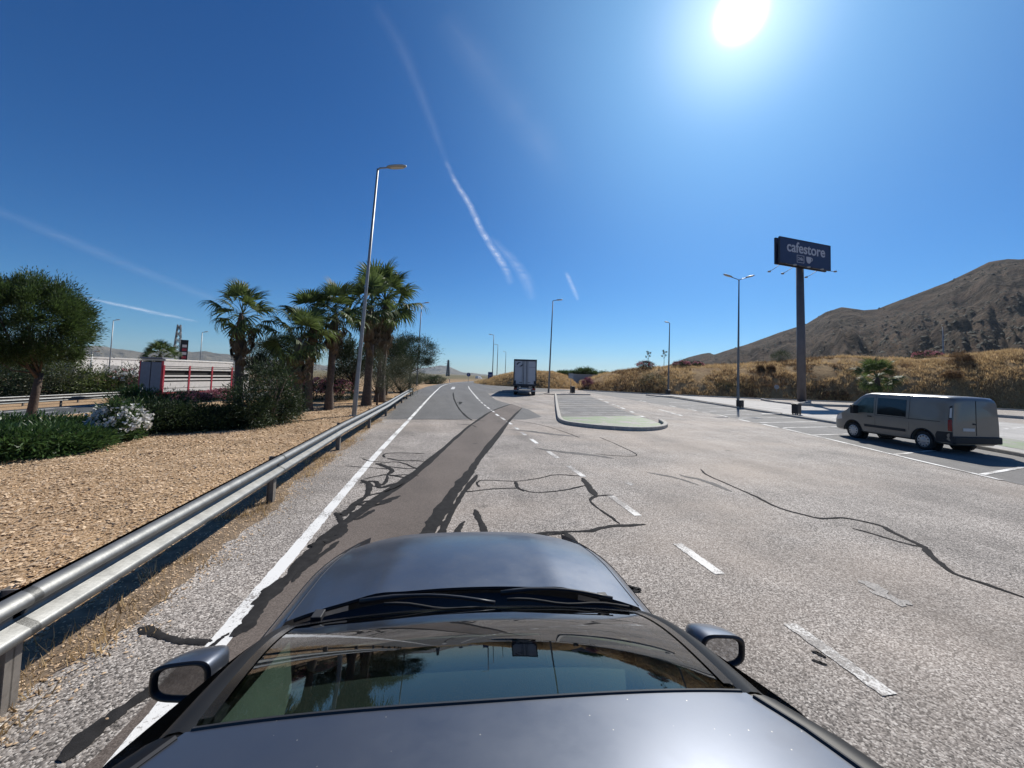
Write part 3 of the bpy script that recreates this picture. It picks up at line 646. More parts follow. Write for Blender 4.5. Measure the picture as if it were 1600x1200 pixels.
# ------------------------------------------------------------------ car under the camera
M['paint'] = mat('blue_grey_metallic_paint', (.08, .09, .112), .4, .6, .03, 3, coat=.5)
t = M['paint'].node_tree; L = t.links; b = t.nodes['Principled BSDF']; tc = N(t, 'ShaderNodeTexCoord')
n1 = N(t, 'ShaderNodeTexNoise', Scale=3.5, Detail=7.0, Roughness=.7); L.new(tc.outputs['Object'], n1.inputs['Vector'])
rr_ = ramp(t, [(.35, .38), (.65, .5)]); L.new(n1.outputs['Fac'], rr_.inputs[0]); L.new(rr_.outputs[0], b.inputs['Roughness'])
rc = ramp(t, [(.35, .08), (.7, .25)]); L.new(n1.outputs['Fac'], rc.inputs[0]); L.new(rc.outputs[0], b.inputs['Coat Roughness'])
vs1 = N(t, 'ShaderNodeTexVoronoi', Scale=38.0); L.new(tc.outputs['Object'], vs1.inputs['Vector'])
rs1 = ramp(t, [(.035, 1.0), (.06, 0.0)]); L.new(vs1.outputs['Distance'], rs1.inputs[0])
old = b.inputs['Base Color'].links[0].from_socket; mxp = N(t, 'ShaderNodeMix', data_type='RGBA'); L.new(rs1.outputs[0], mxp.inputs['Factor']); L.new(old, mxp.inputs[6]); mxp.inputs[7].default_value = (.35, .33, .3, 1); L.new(mxp.outputs[2], b.inputs['Base Color'])
def glass_mat(name, tint, refl=1.0):
    m, t, b, L = base_mat(name); t.nodes.remove(b)
    tr = N(t, 'ShaderNodeBsdfTransparent'); tr.inputs[0].default_value = c4(tint)
    gl = N(t, 'ShaderNodeBsdfGlossy'); gl.inputs['Roughness'].default_value = .015; gl.inputs['Color'].default_value = (.95, .97, 1, 1)
    fr = N(t, 'ShaderNodeFresnel'); fr.inputs['IOR'].default_value = 1.45
    ms = N(t, 'ShaderNodeMixShader'); L.new(fr.outputs[0], ms.inputs[0]); L.new(tr.outputs[0], ms.inputs[1]); L.new(gl.outputs[0], ms.inputs[2])
    L.new(ms.outputs[0], t.nodes['Material Output'].inputs['Surface']); return m
M['glass'] = glass_mat('green_tinted_glass', (.4, .5, .45))
M['darkglass'] = mat('dark_tinted_glass', (.012, .014, .018), .05, 0, .05, 3, coat=.5)
M['mirror'] = mat('mirror_glass', (.45, .47, .5), .03, 1.0, .02)
M['trim'] = mat('grey_interior_trim', (.2, .21, .2), .8, 0, .1, 8, bump=.2, bscale=200)
M['dash'] = mat('dark_dashboard', (.04, .041, .042), .7, 0, .15, 8, bump=.3, bscale=250)
M['frit'] = mat('black_glass_frit', (.008, .008, .009), .2, 0, .1, spec=.3)
M['cowl'] = mat('black_cowl_plastic', (.02, .02, .021), .6, 0, .2, 10)
M['chrome'] = mat('bright_trim', (.6, .6, .6), .25, 1.0, .05)
M['dust'] = mat('dusty_black_trim', (.007, .0072, .008), .5, 0, .2, 12, spec=.18)
car = thing('parked_car', 'dark blue grey car under the camera, seen from its roof over bonnet and wing mirrors', 'car', (.075, 0, 0), RAD(-4))
def gridsurf(name, fn, nu, nv, m, parent, smooth=True, thick=0.0):
    v = [fn(i/(nu-1), j/(nv-1)) for j in range(nv) for i in range(nu)]
    f = [(j*nu+i, j*nu+i+1, (j+1)*nu+i+1, (j+1)*nu+i) for j in range(nv-1) for i in range(nu-1)]
    o = pyobj(name, v, f, m, parent, smooth)
    if sum(p.normal.z*p.area for p in o.data.polygons) < 0: o.data.flip_normals()
    if thick:
        md = o.modifiers.new('thickness', 'SOLIDIFY'); md.thickness = thick; md.offset = -1
    return o
def roof_half(y): return .56+.10*min(1, max(0, (.80-y)/.30))**.6+.05*min(1, max(0, (.8-y)/.9))
def roof_z(x, y): return 1.60-.05*(abs(x)/.68)**2.6-.045*max(0, (y-.1)/.7)**2
def roof_fn(u, v):
    s = u*2-1; y = .80-v*2.7; x = s*roof_half(y); yy = y-.02*(1-s*s)*(1-v)
    return (x, yy, roof_z(x, yy))
gridsurf('roof', roof_fn, 33, 41, M['paint'], car)
# cant rails (black sides of the roof) and A-pillars
WB = dict(y=1.78, z=1.105, hw=.765)
def ws_edge(s):      # windscreen lower and upper edge at s in -1..1
    lo = Vector((s*WB['hw'], WB['y']+.05*(1-s*s), WB['z']+.02*(1-s*s)))
    hi = Vector((s*.555, .802-.02*(1-s*s), roof_z(s*.555, .802-.02*(1-s*s))-.006)); return lo, hi
def ws_fn(u, v):
    s = u*2-1; lo, hi = ws_edge(s); p = lo.lerp(hi, v); p.z += .05*math.sin(v*math.pi)*(1-.35*s*s); return p
gridsurf('windscreen', ws_fn, 29, 17, M['glass'], car)
def band(name, s0, s1, v0, v1, off, m, nu=25, nv=3):
    def fn(u, v):
        p = ws_fn((s0+(s1-s0)*u+1)/2, v0+(v1-v0)*v); p.z += off; return p
    return gridsurf(name, fn, nu, nv, m, car)
band('windscreen_frit', -1, 1, -.005, .13, .003, M['frit'])
for s in (-1, 1):
    band('windscreen_frit', s*.955, s*1.0, .13, .955, .0032, M['frit'], 3, 17)
    def pil(u, v, s=s):
        lo, hi = ws_edge(s); p = lo.lerp(hi, v); p.z += .0325*math.sin(v*math.pi)
        a = u*math.pi; wdt = .075+.02*v
        return (p.x+s*(.0+wdt*u), p.y-.05*u*u, p.z+.018*math.sin(a)-.075*u*u)
    gridsurf('a_pillar', pil, 7, 17, M['dust'], car)
    def rail(u, v, s=s):
        y = .80-v*2.6; h_ = roof_half(y); z0 = roof_z(h_, y); a = u
        return (s*(h_-.004+.15*a), y-.02*a, z0+.012*math.sin(a*math.pi)-.10*a*a-.004)
    gridsurf('cant_rail', rail, 8, 27, M['dust'], car)
    def drw(u, v, s=s):   # side glass and door top down to the shoulder
        y = 1.72-v*3.2; k = min(1, max(0, (1.72-y)/.95)); zt = 1.10+.385*k**.9; xt = .84-.15*k
        lo = Vector((s*.915, y, 1.0)); hi = Vector((s*xt, y, max(1.02, zt))); p = lo.lerp(hi, u); return p
    gridsurf('side_window', drw, 4, 33, M['darkglass'], car)
    def side(u, v, s=s):
        y = 3.05-v*4.6; z = 1.0-.68*u; bul = .03*math.sin(u*math.pi); nose = max(0, (y-2.35)/.7)
        return (s*(.93+bul-.2*nose**2.2), y, z-.05*max(0, (y-1.8)/1.2))
    gridsurf('body_side', side, 9, 41, M['paint'], car)
# bonnet with raised shoulders
def hood_z(x, y):
    q = (y-1.93)/1.15; return 1.135-.055*q-.17*max(0, q-.25)**2.1-.30*max(0, q-.72)**2-.085*(abs(x)/.86)**3+.012*math.exp(-((abs(x)-.45)/.09)**2)*(1-q)
def hood_fn(u, v):
    s = u*2-1; y0 = 1.985-.10*s*s-.035*(1 if abs(s) > .62 else 0)*min(1, (abs(s)-.62)/.1)*0; y1 = 3.03-.30*abs(s)**2.6
    y = y0+(y1-y0)*v; hw = .835-.13*max(0, (y-2.3)/.75)**1.8; x = s*hw; return (x, y, hood_z(x, y))
gridsurf('bonnet', hood_fn, 41, 33, M['paint'], car)
for s in (-1, 1):
    def fen(u, v, s=s):
        y = 1.80+v*.93; y1 = y; hw = .838-.13*max(0, (y-2.3)/.75)**1.8; x = hw+(.93-.2*max(0, (y-2.35)/.7)**2.2-hw)*u
        return (s*x, y-.02, hood_z(hw, y)-.004-(hood_z(hw, y)-(1.0-.05*max(0, (y-1.8)/1.2)))*u**1.6)
    gridsurf('front_wing', fen, 8, 25, M['paint'], car)
def nose(u, v):
    s = u*2-1; y1 = 3.03-.30*abs(s)**2.6; x = s*(.835-.13*max(0, (y1-2.3)/.75)**1.8); z0 = hood_z(x, y1)-.01
    return (x*(1+.03*v), y1+.07*math.sin(v*math.pi*.6), z0+(.25-z0)*v)
gridsurf('front_bumper', nose, 31, 9, M['paint'], car)
# trough between bonnet and glass
def cowl_fn(u, v):
    s = u*2-1; a = Vector((s*.80, 1.99-.10*s*s, 1.10-.06*s*s)); lo, _ = ws_edge(s); b_ = lo+Vector((0, .005, -.012)); p = a.lerp(b_, v); p.z -= .04*math.sin(v*math.pi); return p
gridsurf('cowl', cowl_fn, 25, 7, M['cowl'], car)
bm = bmesh.new(); tube(bm, [(s*.82, 1.995-.10*s*s, hood_z(s*.82, 1.99-.1*s*s)-.012) for s in np.linspace(-.98, .98, 25)], .009, 6); bmobj('bonnet_seal', bm, M['black'], car, True)
for (x0, y0, x1, y1) in [(-.52, 1.90, .10, 1.80), (.14, 1.93, .66, 1.80)]:
    wp = bpy.data.objects.new('wiper', None); link(wp, car)
    bm = bmesh.new(); pts = [(x0+(x1-x0)*k/8, y0+(y1-y0)*k/8+.015*math.sin(k/8*math.pi), 1.128+.022*math.sin(k/8*math.pi)+.03*(k/8)) for k in range(9)]
    tube(bm, pts, [.012]*3+[.008]*6, 6); bmobj('wiper_arm', bm, M['black'], wp, True)
    bm = bmesh.new(); d_ = (x1-x0); cx = x1-.22; tube(bm, [(cx-.28+.056*k, y1+.035-.008*k+.012*math.sin(k), 1.150-.0005*k) for k in range(11)], .007, 5); bmobj('wiper_blade', bm, M['rubber'], wp, True)
bm = bmesh.new(); box(bm, .61, .655, 1.83, 1.88, 1.125, 1.145, .004); bmobj('hinge_cover', bm, M['cowl'], car)
bm = bmesh.new(); box(bm, -.70, -.655, 1.80, 1.86, 1.10, 1.125, .004); bmobj('hinge_cover', bm, M['cowl'], car)
for s in (-1, 1):
    bm = bmesh.new(); pts = []
    for y in np.linspace(1.9, 2.85, 20):
        hw = .836-.13*max(0, (y-2.3)/.75)**1.8; pts.append((s*hw, y, hood_z(hw, y)-.001))
    tube(bm, pts, .0045, 5); bmobj('bonnet_gap', bm, M['black'], car)
    bm = bmesh.new(); tube(bm, [(s*(roof_half(y)-.006), y-.003, roof_z(roof_half(y), y)+.001) for y in np.linspace(.79, -1.6, 30)], .006, 5); bmobj('roof_gutter', bm, M['black'], car)
bm = bmesh.new(); tube(bm, [(s*.55, .803-.02*(1-s*s), roof_z(s*.55, .803-.02*(1-s*s))-.002) for s in np.linspace(-1, 1, 25)], .006, 5); bmobj('windscreen_seal', bm, M['black'], car)
# mirrors: shell, black surround, glass, stalk
for s in (-1, 1):
    mr_ = bpy.data.objects.new('wing_mirror', None); link(mr_, car)
    def shell(u, v, s=s):
        a = u*2*math.pi; ca, sa = math.cos(a), math.sin(a); e = .55
        cx = math.copysign(abs(ca)**e, ca); cz_ = math.copysign(abs(sa)**e, sa); k = math.cos(v*math.pi/2)**.38 if v < 1 else 0.02
        return (s*(1.01+cx*.098*k-.03*v), 1.50+.16*v, 1.105+cz_*.066*k*(1-.12*cx)-.012*v)
    o = gridsurf('mirror_shell', shell, 33, 9, M['paint'], mr_)
    def lower(u, v, s=s):
        p = shell(.5+u*.5, v*.97); return (p[0], p[1], p[2]-.003)
    gridsurf('mirror_lower_shell', lower, 17, 9, M['black'], mr_)
    def rim(u, v, s=s):
        p = Vector(shell(u, 0)); c = Vector((s*1.01, 1.50, 1.105)); q_ = p.lerp(c, .26*v); q_.y += -.012*math.sin(v*math.pi)+.006*v; return q_
    gridsurf('mirror_surround', rim, 33, 5, M['black'], mr_)
    def face(u, v, s=s):
        p = Vector(shell(u, 0)); c = Vector((s*1.01, 1.503, 1.105)); q_ = p.lerp(c, .26+.74*v); q_.y = 1.505; return q_
    gridsurf('mirror_glass', face, 33, 3, M['mirror'], mr_, False)
    bm = bmesh.new(); tube(bm, [(s*.84, 1.55, 1.03), (s*.9, 1.55, 1.07), (s*.97, 1.555, 1.09)], [.045, .04, .03], 8); bmobj('mirror_stalk', bm, M['black'], mr_, True)
# cabin
def dash_fn(u, v):
    s = u*2-1; y = 1.86-.75*v; return (s*.72, y-.0*s*s, 1.035+.015*math.sin(v*3)-.02*abs(s)**3-.25*max(0, v-.82)/.18)
gridsurf('dashboard', dash_fn, 15, 15, M['dash'], car)
bm = bmesh.new(); box(bm, -.75, .75, .2, 1.2, .4, .5); bmobj('cabin_floor', bm, M['dash'], car)
bm = bmesh.new(); R_ = .185
tube(bm, [(-.36+R_*math.cos(a), 1.02-.12*math.sin(a), .98+R_*math.sin(a)*.9) for a in np.linspace(0, 2*math.pi, 25)], .016, 8)
box(bm, -.43, -.29, 1.0, 1.06, .93, 1.02, .01); cyl(bm, (-.53, 1.02, .98), (-.2, 1.02, .98), .014); bmobj('steering_wheel', bm, M['black'], car, True)
for s in (-1, 1):
    seat = bpy.data.objects.new('front_seat', None); link(seat, car)
    bm = bmesh.new(); box(bm, s*.36-.24, s*.36+.24, .05, .25, .55, 1.2, .06); bmobj('seat_back', bm, M['dash'], seat, True)
    bm = bmesh.new(); box(bm, s*.36-.24, s*.36+.24, .1, .65, .48, .62, .05); bmobj('seat_cushion', bm, M['dash'], seat, True)
    bm = bmesh.new(); box(bm, s*.36-.13, s*.36+.13, .05, .15, 1.22, 1.4, .04); bmobj('headrest', bm, M['dash'], seat, True)
    def trimf(u, v, s=s):
        lo, hi = ws_edge(s*.97); p = lo.lerp(hi, v*.93); return (p.x-s*.0-s*.13*u*(.3+.7*v), p.y-.10*u, p.z-.03-.10*u)
    gridsurf('pillar_trim', trimf, 4, 8, M['trim'], car)
    bm = bmesh.new(); cyl(bm, (s*.58, 1.66, 1.047), (s*.58, 1.66, 1.055), .075, seg=20); bmobj('speaker_grille', bm, M['trim'], car)
bm = bmesh.new(); box(bm, .30, .52, 1.55, 1.75, 1.046, 1.05); bmobj('paper_slip', bm, M['trim'], car)
SLOT = None
def wheel(name, parent, loc, axis, r=.34, wd=.22, spokes=10, rim='steelrim', sides=(1,)):
    """tyre, rim disc with holes shown as dark slots, on an axis along local x or y"""
    w_ = bpy.data.objects.new(name, None); link(w_, parent); w_.location = loc
    def bld(profile, seg=28):
        bm = bmesh.new(); rings = []
        for (a, rad) in profile:
            ring = []
            for k in range(seg):
                t_ = 2*math.pi*k/seg; c, s_ = math.cos(t_)*rad, math.sin(t_)*rad
                ring.append(bm.verts.new((a, c, s_) if axis == 'x' else (c, a, s_)))
            rings.append(ring)
        for A_, B_ in zip(rings, rings[1:]):
            for k in range(seg): bm.faces.new((A_[k], A_[(k+1) % seg], B_[(k+1) % seg], B_[k]))
        bm.faces.new(rings[0]); bm.faces.new(rings[-1]); return bm
    h_ = wd/2; sh = .02
    bmobj('tyre', bld([(-h_+.01, r*.66), (-h_, r*.72), (-h_, r*.93), (-h_+.03, r), (h_-.03, r), (h_, r*.93), (h_, r*.72), (h_-.01, r*.66)]), M['rubber'], w_, True)
    rm = bmobj('rim', bld([(-h_-.012, r*.12), (-h_-.010, r*.2), (-h_+.002, r*.3), (-h_+.004, r*.5), (-h_-.004, r*.64), (-h_+.006, r*.67), (h_-.006, r*.67), (h_+.004, r*.64), (h_-.004, r*.5), (h_-.002, r*.3), (h_+.010, r*.2), (h_+.012, r*.12)]), M[rim], w_, True)
    global SLOT
    if SLOT is None:
        bm = bmesh.new(); cyl(bm, (0, -.004, 0), (0, .004, 0), 1, seg=8); SLOT = bpy.data.meshes.new('rim_slot'); bm.to_mesh(SLOT); bm.free(); SLOT.materials.append(M['black'])
    for sd_ in sides:
        for k in range(spokes):
            t_ = 2*math.pi*(k+.5)/spokes; c, s_ = math.cos(t_)*r*.52, math.sin(t_)*r*.52; a = sd_*(h_+.003)
            o = link(bpy.data.objects.new('rim_slot', SLOT), rm); o.location = (a, c, s_) if axis == 'x' else (c, a, s_)
            o.scale = (r*.075, 1, r*.075); o.rotation_euler = (0, 0, RAD(90) if axis == 'x' else 0)
    return w_
M['steelrim'] = mat('silver_wheel_trim', (.45, .46, .47), .35, .6, .08)
for sx_ in (-1, 1):
    for yy in (2.25, -.55): wheel('wheel', car, (sx_*.83, yy, .34), 'x', sides=(sx_,))

# ------------------------------------------------------------------ guard rails
WPROF = [(0, .758), (.035, .758), (.075, .742), (.104, .71), (.106, .685), (.09, .668), (.02, .636), (0, .615), (0, .585), (.02, .565), (.09, .532), (.106, .512), (.104, .486), (.075, .458), (.035, .444), (0, .444)]
def beam_mesh(p, q, side, z0, prof=WPROF, ext=.0):
    bm = bmesh.new(); rows = []
    d = (q-p).normalized(); s_ = Vector((d.y, -d.x, 0))*side
    for e in (p-d*ext, q+d*ext):
        rows.append([[bm.verts.new(e+s_*(a-th)+Vector((0, 0, z))) for a, z in prof] for th in (0, .004)])
    (A0, A1), (B0, B1) = rows
    n_ = len(prof)
    for k in range(n_-1):
        bm.faces.new((A0[k], A0[k+1], B0[k+1], B0[k])); bm.faces.new((A1[k+1], A1[k], B1[k], B1[k+1]))
        bm.faces.new((A0[k+1], A0[k], A1[k], A1[k+1])); bm.faces.new((B0[k], B0[k+1], B1[k+1], B1[k]))
    bm.faces.new((A0[0], B0[0], B1[0], A1[0])); bm.faces.new((A0[-1], A1[-1], B1[-1], B0[-1]))
    return bm
def guardrail(name, label, path, side, steel='steel', group=None, posts=True, both=False):
    g = thing(name, label, 'guardrail', (0, 0, 0), 0, group)
    pmesh = None; bolt = None
    for i, (p, q_) in enumerate(zip(path, path[1:])):
        o = bmobj('beam', beam_mesh(p, q_, side, 0, ext=.06 if i % 2 else .0), M[steel], g)
        sharp(o, 50)
        if both: sharp(bmobj('beam', beam_mesh(p+Vector((-.16*side, 0, 0)), q_+Vector((-.16*side, 0, 0)), -side, 0), M[steel], g), 50)
    for i, p in enumerate(path[:-1]):
        if not posts: break
        if pmesh is None:
            bm = bmesh.new(); box(bm, -.05, .05, -.006, .006, -.1, .74); box(bm, -.05, -.044, -.05, .05, -.1, .74); box(bm, .044, .05, -.05, .05, -.1, .74)
            po = bmobj('post', bm, M['post'], g); pmesh = po.data
            bm = bmesh.new(); cyl(bm, (0, 0, 0), (.016, 0, 0), .016, .011, 8); bo = bmobj('bolt', bm, M['steel'], po); bolt = bo.data
        else: po = link(bpy.data.objects.new('post', pmesh), g); bo = link(bpy.data.objects.new('bolt', bolt), po)
        d = (path[i+1]-p).normalized(); s_ = Vector((d.y, -d.x, 0))*side
        po.location = p-s_*.075; po.rotation_euler = (0, 0, math.atan2(s_.y, s_.x)); bo.location = (.075, 0, .6)
    return g
gp = [Vector((-2.52, y, 0)) for y in (-9.3, -5.2, -1.1, 3.05, 7.0, 11.3)]+[Vector((-2.42, 15.5, 0)), Vector((-2.33, 19.6, 0)), Vector((-2.33, 23.7, 0)), Vector((-2.33, 27.8, 0)), Vector((-2.3, 31.9, 0)), Vector((-2.25, 35.6, -.02)), Vector((-2.35, 38.3, -.5))]
guardrail('guardrail', 'galvanised steel guardrail between tan gravel verge and white edge line', gp, 1)
def mwrail(lat, side, a0, a1, label, step=4.0, both=False):
    return guardrail('guardrail', label, [mw_pt(lat, a) for a in np.arange(a0, a1, step)], side, both=both)
M['steel_bright'] = M['steel']
mwrail(-5.3, 1, -40, 60, 'pale steel guardrail on the brown median strip of the motorway')
mwrail(-8.2, 1, -40, 60, 'steel guardrail just behind the median guardrail of the motorway')
mwrail(-21, 1, -44, 60, 'farthest steel guardrail in front of the roadside hedge')

# ------------------------------------------------------------------ lamp posts
def lamp(label, base, h, heads, r0_=.10, r1_=.045, lean=(0, 0), m='pole', arm=.55, group='street lamps round the service area', hl=.85, z0=0.0, up=.12):
    g = thing('street_lamp', label, 'street lamp', (base[0], base[1], z0), 0, group)
    g.rotation_euler = (lean[0], lean[1], 0)
    bm = bmesh.new(); tube(bm, [(0, 0, -.15), (0, 0, .02), (0, 0, .9), (0, 0, h*.5), (0, 0, h)], [r0_*1.1, r0_*1.1, r0_, (r0_+r1_)/2, r1_], 12); bmobj('pole', bm, M[m], g, True)
    bm = bmesh.new(); box(bm, -r0_*1.9, r0_*1.9, -r0_*1.9, r0_*1.9, -.05, .03); bmobj('base_plate', bm, M[m], g)
    bm = bmesh.new(); box(bm, -r0_*.5, r0_*.5, -r0_-.012, -r0_*.7, .5, .95); bmobj('access_door', bm, M[m], g)
    for a in heads:
        d = Vector((math.sin(a), math.cos(a), 0)); e = Vector((0, 0, h))
        bm = bmesh.new(); tube(bm, [e+Vector((0, 0, -.1)), e+d*.08+Vector((0, 0, .04)), e+d*arm+Vector((0, 0, .04+up*arm))], r1_*.75, 8); ar = bmobj('arm', bm, M[m], g, True)
        bm = bmesh.new(); s_ = Vector((d.y, -d.x, 0)); st = e+d*(arm-.1)+Vector((0, 0, .06+up*arm)); rings = []
        for t_, wd, th in [(0, .07, .05), (.12, .12, .075), (.45, .165, .085), (.8, .15, .07), (1, .06, .035)]:
            c = st+d*hl*t_+Vector((0, 0, up*hl*t_)); rings.append([bm.verts.new(c+s_*x*wd+Vector((0, 0, y*th))) for x, y in [(-1, -.5), (-.85, .5), (-.4, 1), (.4, 1), (.85, .5), (1, -.5), (.6, -.8), (-.6, -.8)]])
        for A_, B_ in zip(rings, rings[1:]):
            for k in range(8): bm.faces.new((A_[k], A_[(k+1) % 8], B_[(k+1) % 8], B_[k]))
        bm.faces.new(rings[0][::-1]); bm.faces.new(rings[-1]); hd = bmobj('lamp_head', bm, M['lamp'], ar, True)
        bm = bmesh.new(); pts_ = []
        for t_, wd in [(.2, .1), (.5, .125), (.85, .1)]:
            c = st+d*hl*t_+Vector((0, 0, up*hl*t_-.074)); pts_.append((bm.verts.new(c-s_*wd), bm.verts.new(c+s_*wd)))
        for (a0, a1), (b0, b1) in zip(pts_, pts_[1:]): bm.faces.new((a0, a1, b1, b0))
        bmobj('lens', bm, M['lens'], ar)
    return g
def lean_to(base, top): return (-(top[1]-base[1])/(top[2]), (top[0]-base[0])/(top[2]))
RT = RAD(101)
lamp('tall grey street lamp leaning slightly right behind the guardrail', (-3.85, 19.53), 12.2, [RT], .105, .05, lean=(0, RAD(2.3)), hl=.95)
lamp('street lamp rising behind the pine tree at the road bend', (-3.37, 65.2), 13.6, [RT], .12, .06, lean=(0, RAD(.8)), m='darkpole')
lamp('street lamp standing just right of the parked box lorry', P(857, 614)[:2], 12.3, [RT], .12, .055, lean=(0, RAD(1.2)), m='darkpole')
lamp('street lamp beside the blue rectangular road sign', P(769, 599)[:2], 11.9, [RAD(-80)], .13, .07, m='darkpole')
lamp('second lamp along the far road, left of the lorry', D(776, 598, 128)[:2], 12.1, [RAD(-80)], .14, .08, m='darkpole')
lamp('third and farthest lamp along the road, just left of the lorry', D(789, 597, 165)[:2], 12.0, [RAD(-80)], .15, .08, m='darkpole')
lamp('single headed lamp in front of the dark bush on the bank foot', P(1044, 617)[:2], 10.9, [RAD(-80)], .13, .055, lean=(0, RAD(.6)), m='darkpole', hl=.6, arm=.3)
lamp('two headed street lamp in the car park by the long kerb', P(1153, 634)[:2], 12.1, [RAD(101), RAD(-79)], .12, .05, lean=(0, RAD(.4)), m='darkpole', up=.28, arm=.75)
bz = 5.0
lamp('small lamp standing up on the grassy bank above the van', D(1475, 590, 92)[:2], 9.3, [RAD(60), RAD(-120)], .11, .06, z0=2.9, hl=.7)
lamp('lamp far across the motorway above the white warehouse', D(172, 560, 110)[:2], 12, [RT], .12, .07, z0=-1.6)
lamp('lamp far across the motorway, left of the first palm', D(313, 560, 110)[:2], 11, [RT], .12, .07, z0=-1.6)
lamp('lamp beyond the motorway half hidden by the round pine', D(143, 560, 90)[:2], 5.2, [RT], .12, .07, z0=-1.6)

# ------------------------------------------------------------------ vegetation
def leaf_cloud(cen, nrm, ln, wd, seed=0, bend=.0):
    """one diamond leaf (2 tris) per centre; nrm the direction it points to"""
    r = np.random.default_rng(seed); n_ = len(cen)
    d = nrm/np.linalg.norm(nrm, axis=1, keepdims=True); a = r.normal(size=(n_, 3)); s_ = np.cross(d, a); s_ /= np.linalg.norm(s_, axis=1, keepdims=True)+1e-9
    ln = np.asarray(ln).reshape(-1, 1)*np.ones((n_, 1)); wd = np.asarray(wd).reshape(-1, 1)*np.ones((n_, 1))
    v = np.stack([cen-d*ln*.5, cen+s_*wd*.5-d*ln*.08, cen+d*ln*.5, cen-s_*wd*.5-d*ln*.08], 1).reshape(-1, 3)
    return v, np.arange(n_*4).reshape(-1, 4)
def blobs(n_clump, n_leaf, ext, seed, shell=.55, flatb=.35, csize=.28, up=.4):
    """leaf positions gathered in clumps over an ellipsoid ext=(rx,ry,rz); centre at origin, flattened underside"""
    r = np.random.default_rng(seed); d = r.normal(size=(n_clump, 3)); d /= np.linalg.norm(d, axis=1, keepdims=True)
    rad = shell+(1-shell)*r.random(n_clump)**.5; c = d*rad[:, None]
    c[:, 2] = np.where(c[:, 2] < -flatb, -flatb+(c[:, 2]+flatb)*.25, c[:, 2])
    idx = r.integers(0, n_clump, n_leaf); off = r.normal(size=(n_leaf, 3))*csize*(.6+.8*r.random(n_clump)[idx])[:, None]
    p = c[idx]+off; out = c[idx]*.7+off/csize*.55+r.normal(size=(n_leaf, 3))*.35+np.array([0, 0, up])
    return p*np.array(ext), out, c*np.array(ext)
def shrub(name, label, cat, base, ext, m, nleaf=5000, leaf=(.1, .03), seed=0, flower=None, nfl=0, fsize=.07, group=None, clumps=60, shell=.45, csize=.2, zoff=0.0, stems=5):
    zb = float(base[2]) if len(base) > 2 else 0.0
    g = thing(name, label, cat, (base[0], base[1], zb), 0, group)
    p, o_, c = blobs(clumps, nleaf, ext, seed, shell, .6, csize, .22); p[:, 2] += ext[2]*.72
    keep = p[:, 2] > .02; p, o_ = p[keep], o_[keep]; r = np.random.default_rng(seed+1)
    v, q_ = leaf_cloud(p, o_, leaf[0]*(.6+.8*r.random(len(p))), leaf[1]*(.7+.6*r.random(len(p))), seed)
    mesh_obj('foliage', npmesh('foliage', v, q_), M[m], g)
    rd = random.Random(seed)
    for k in range(stems):
        a = rd.uniform(0, 6.28); e = rd.uniform(.3, .7); bm = bmesh.new()
        tube(bm, [(.04*math.cos(a), .04*math.sin(a), -.08), (ext[0]*e*.4*math.cos(a), ext[1]*e*.4*math.sin(a), ext[2]*.6), (ext[0]*e*math.cos(a), ext[1]*e*math.sin(a), ext[2]*1.25)], [.025*ext[2]+.008, .016*ext[2]+.006, .005], 5)
        bmobj('stem', bm, M['bark'], g, True)
    if flower and nfl:
        r = np.random.default_rng(seed+9); d = r.normal(size=(nfl, 3)); d /= np.linalg.norm(d, axis=1, keepdims=True); d[:, 2] = np.abs(d[:, 2])*.95-.12
        ce = d*np.array(ext)*(1.0+.12*r.random((nfl, 1))); ce[:, 2] += ext[2]*.72
        cc = np.repeat(ce, 9, 0)+r.normal(size=(nfl*9, 3))*fsize*.45; oo = np.repeat(d, 9, 0)*.5+r.normal(size=(nfl*9, 3))
        v, q_ = leaf_cloud(cc, oo, fsize*(.6+.6*r.random(len(cc))), fsize*(.5+.5*r.random(len(cc))), seed+3)
        o = mesh_obj('blossom', npmesh('blossom', v, q_), M[flower], g); o['kind'] = 'stuff'
    return g
# stone chip mulch on the verge
nch = 130000
yy = 1.0+26*rng.random(nch)**1.35; xx = -2.75-(rng.random(nch)**.9)*(6.3+.0*yy)
keep = (mw_lat(xx, yy) > 9.5); xx, yy = xx[keep], yy[keep]
zz = zground(xx, yy)+.012; cen = np.stack([xx, yy, zz], 1); nn = len(cen)
sz = (.007+.022*rng.random(nn)**2.6)*(1+.035*yy); ax = rng.normal(size=(nn, 3))*np.array([1, 1, .22]); ax /= np.linalg.norm(ax, axis=1, keepdims=True)
up_ = np.array([0, 0, 1.0]); s_ = np.cross(ax, up_+rng.normal(size=(nn, 3))*.25); s_ /= np.linalg.norm(s_, axis=1, keepdims=True); u_ = np.cross(s_, ax)
a_ = ax*sz[:, None]; b_ = s_*sz[:, None]*(.45+.4*rng.random((nn, 1))); h_ = u_*sz[:, None]*.16
v = np.stack([cen-a_, cen+b_, cen+a_, cen-b_, cen+np.abs(h_)*[[0, 0, 1]]+(rng.random((nn, 1))-.5)*a_*.4], 1).reshape(-1, 3); k = np.arange(nn)[:, None]*5
tri = np.concatenate([k+np.array([[0, 1, 4]]), k+np.array([[1, 2, 4]]), k+np.array([[2, 3, 4]]), k+np.array([[3, 0, 4]])])
o = mesh_obj('stone_chips', npmesh('stone_chips', v, None, tri), M['chips']); tag(o, 'tan stone and bark chips covering the verge behind the guardrail', 'gravel', kind='stuff')
nx_ = 9000; gx_ = -2.62+rng.normal(size=nx_)*.2; gy_ = 1+20*rng.random(nx_)**1.6; cen = np.stack([gx_, gy_, gx_*0+.006], 1); sz = (.006+.014*rng.random(nx_)**2)
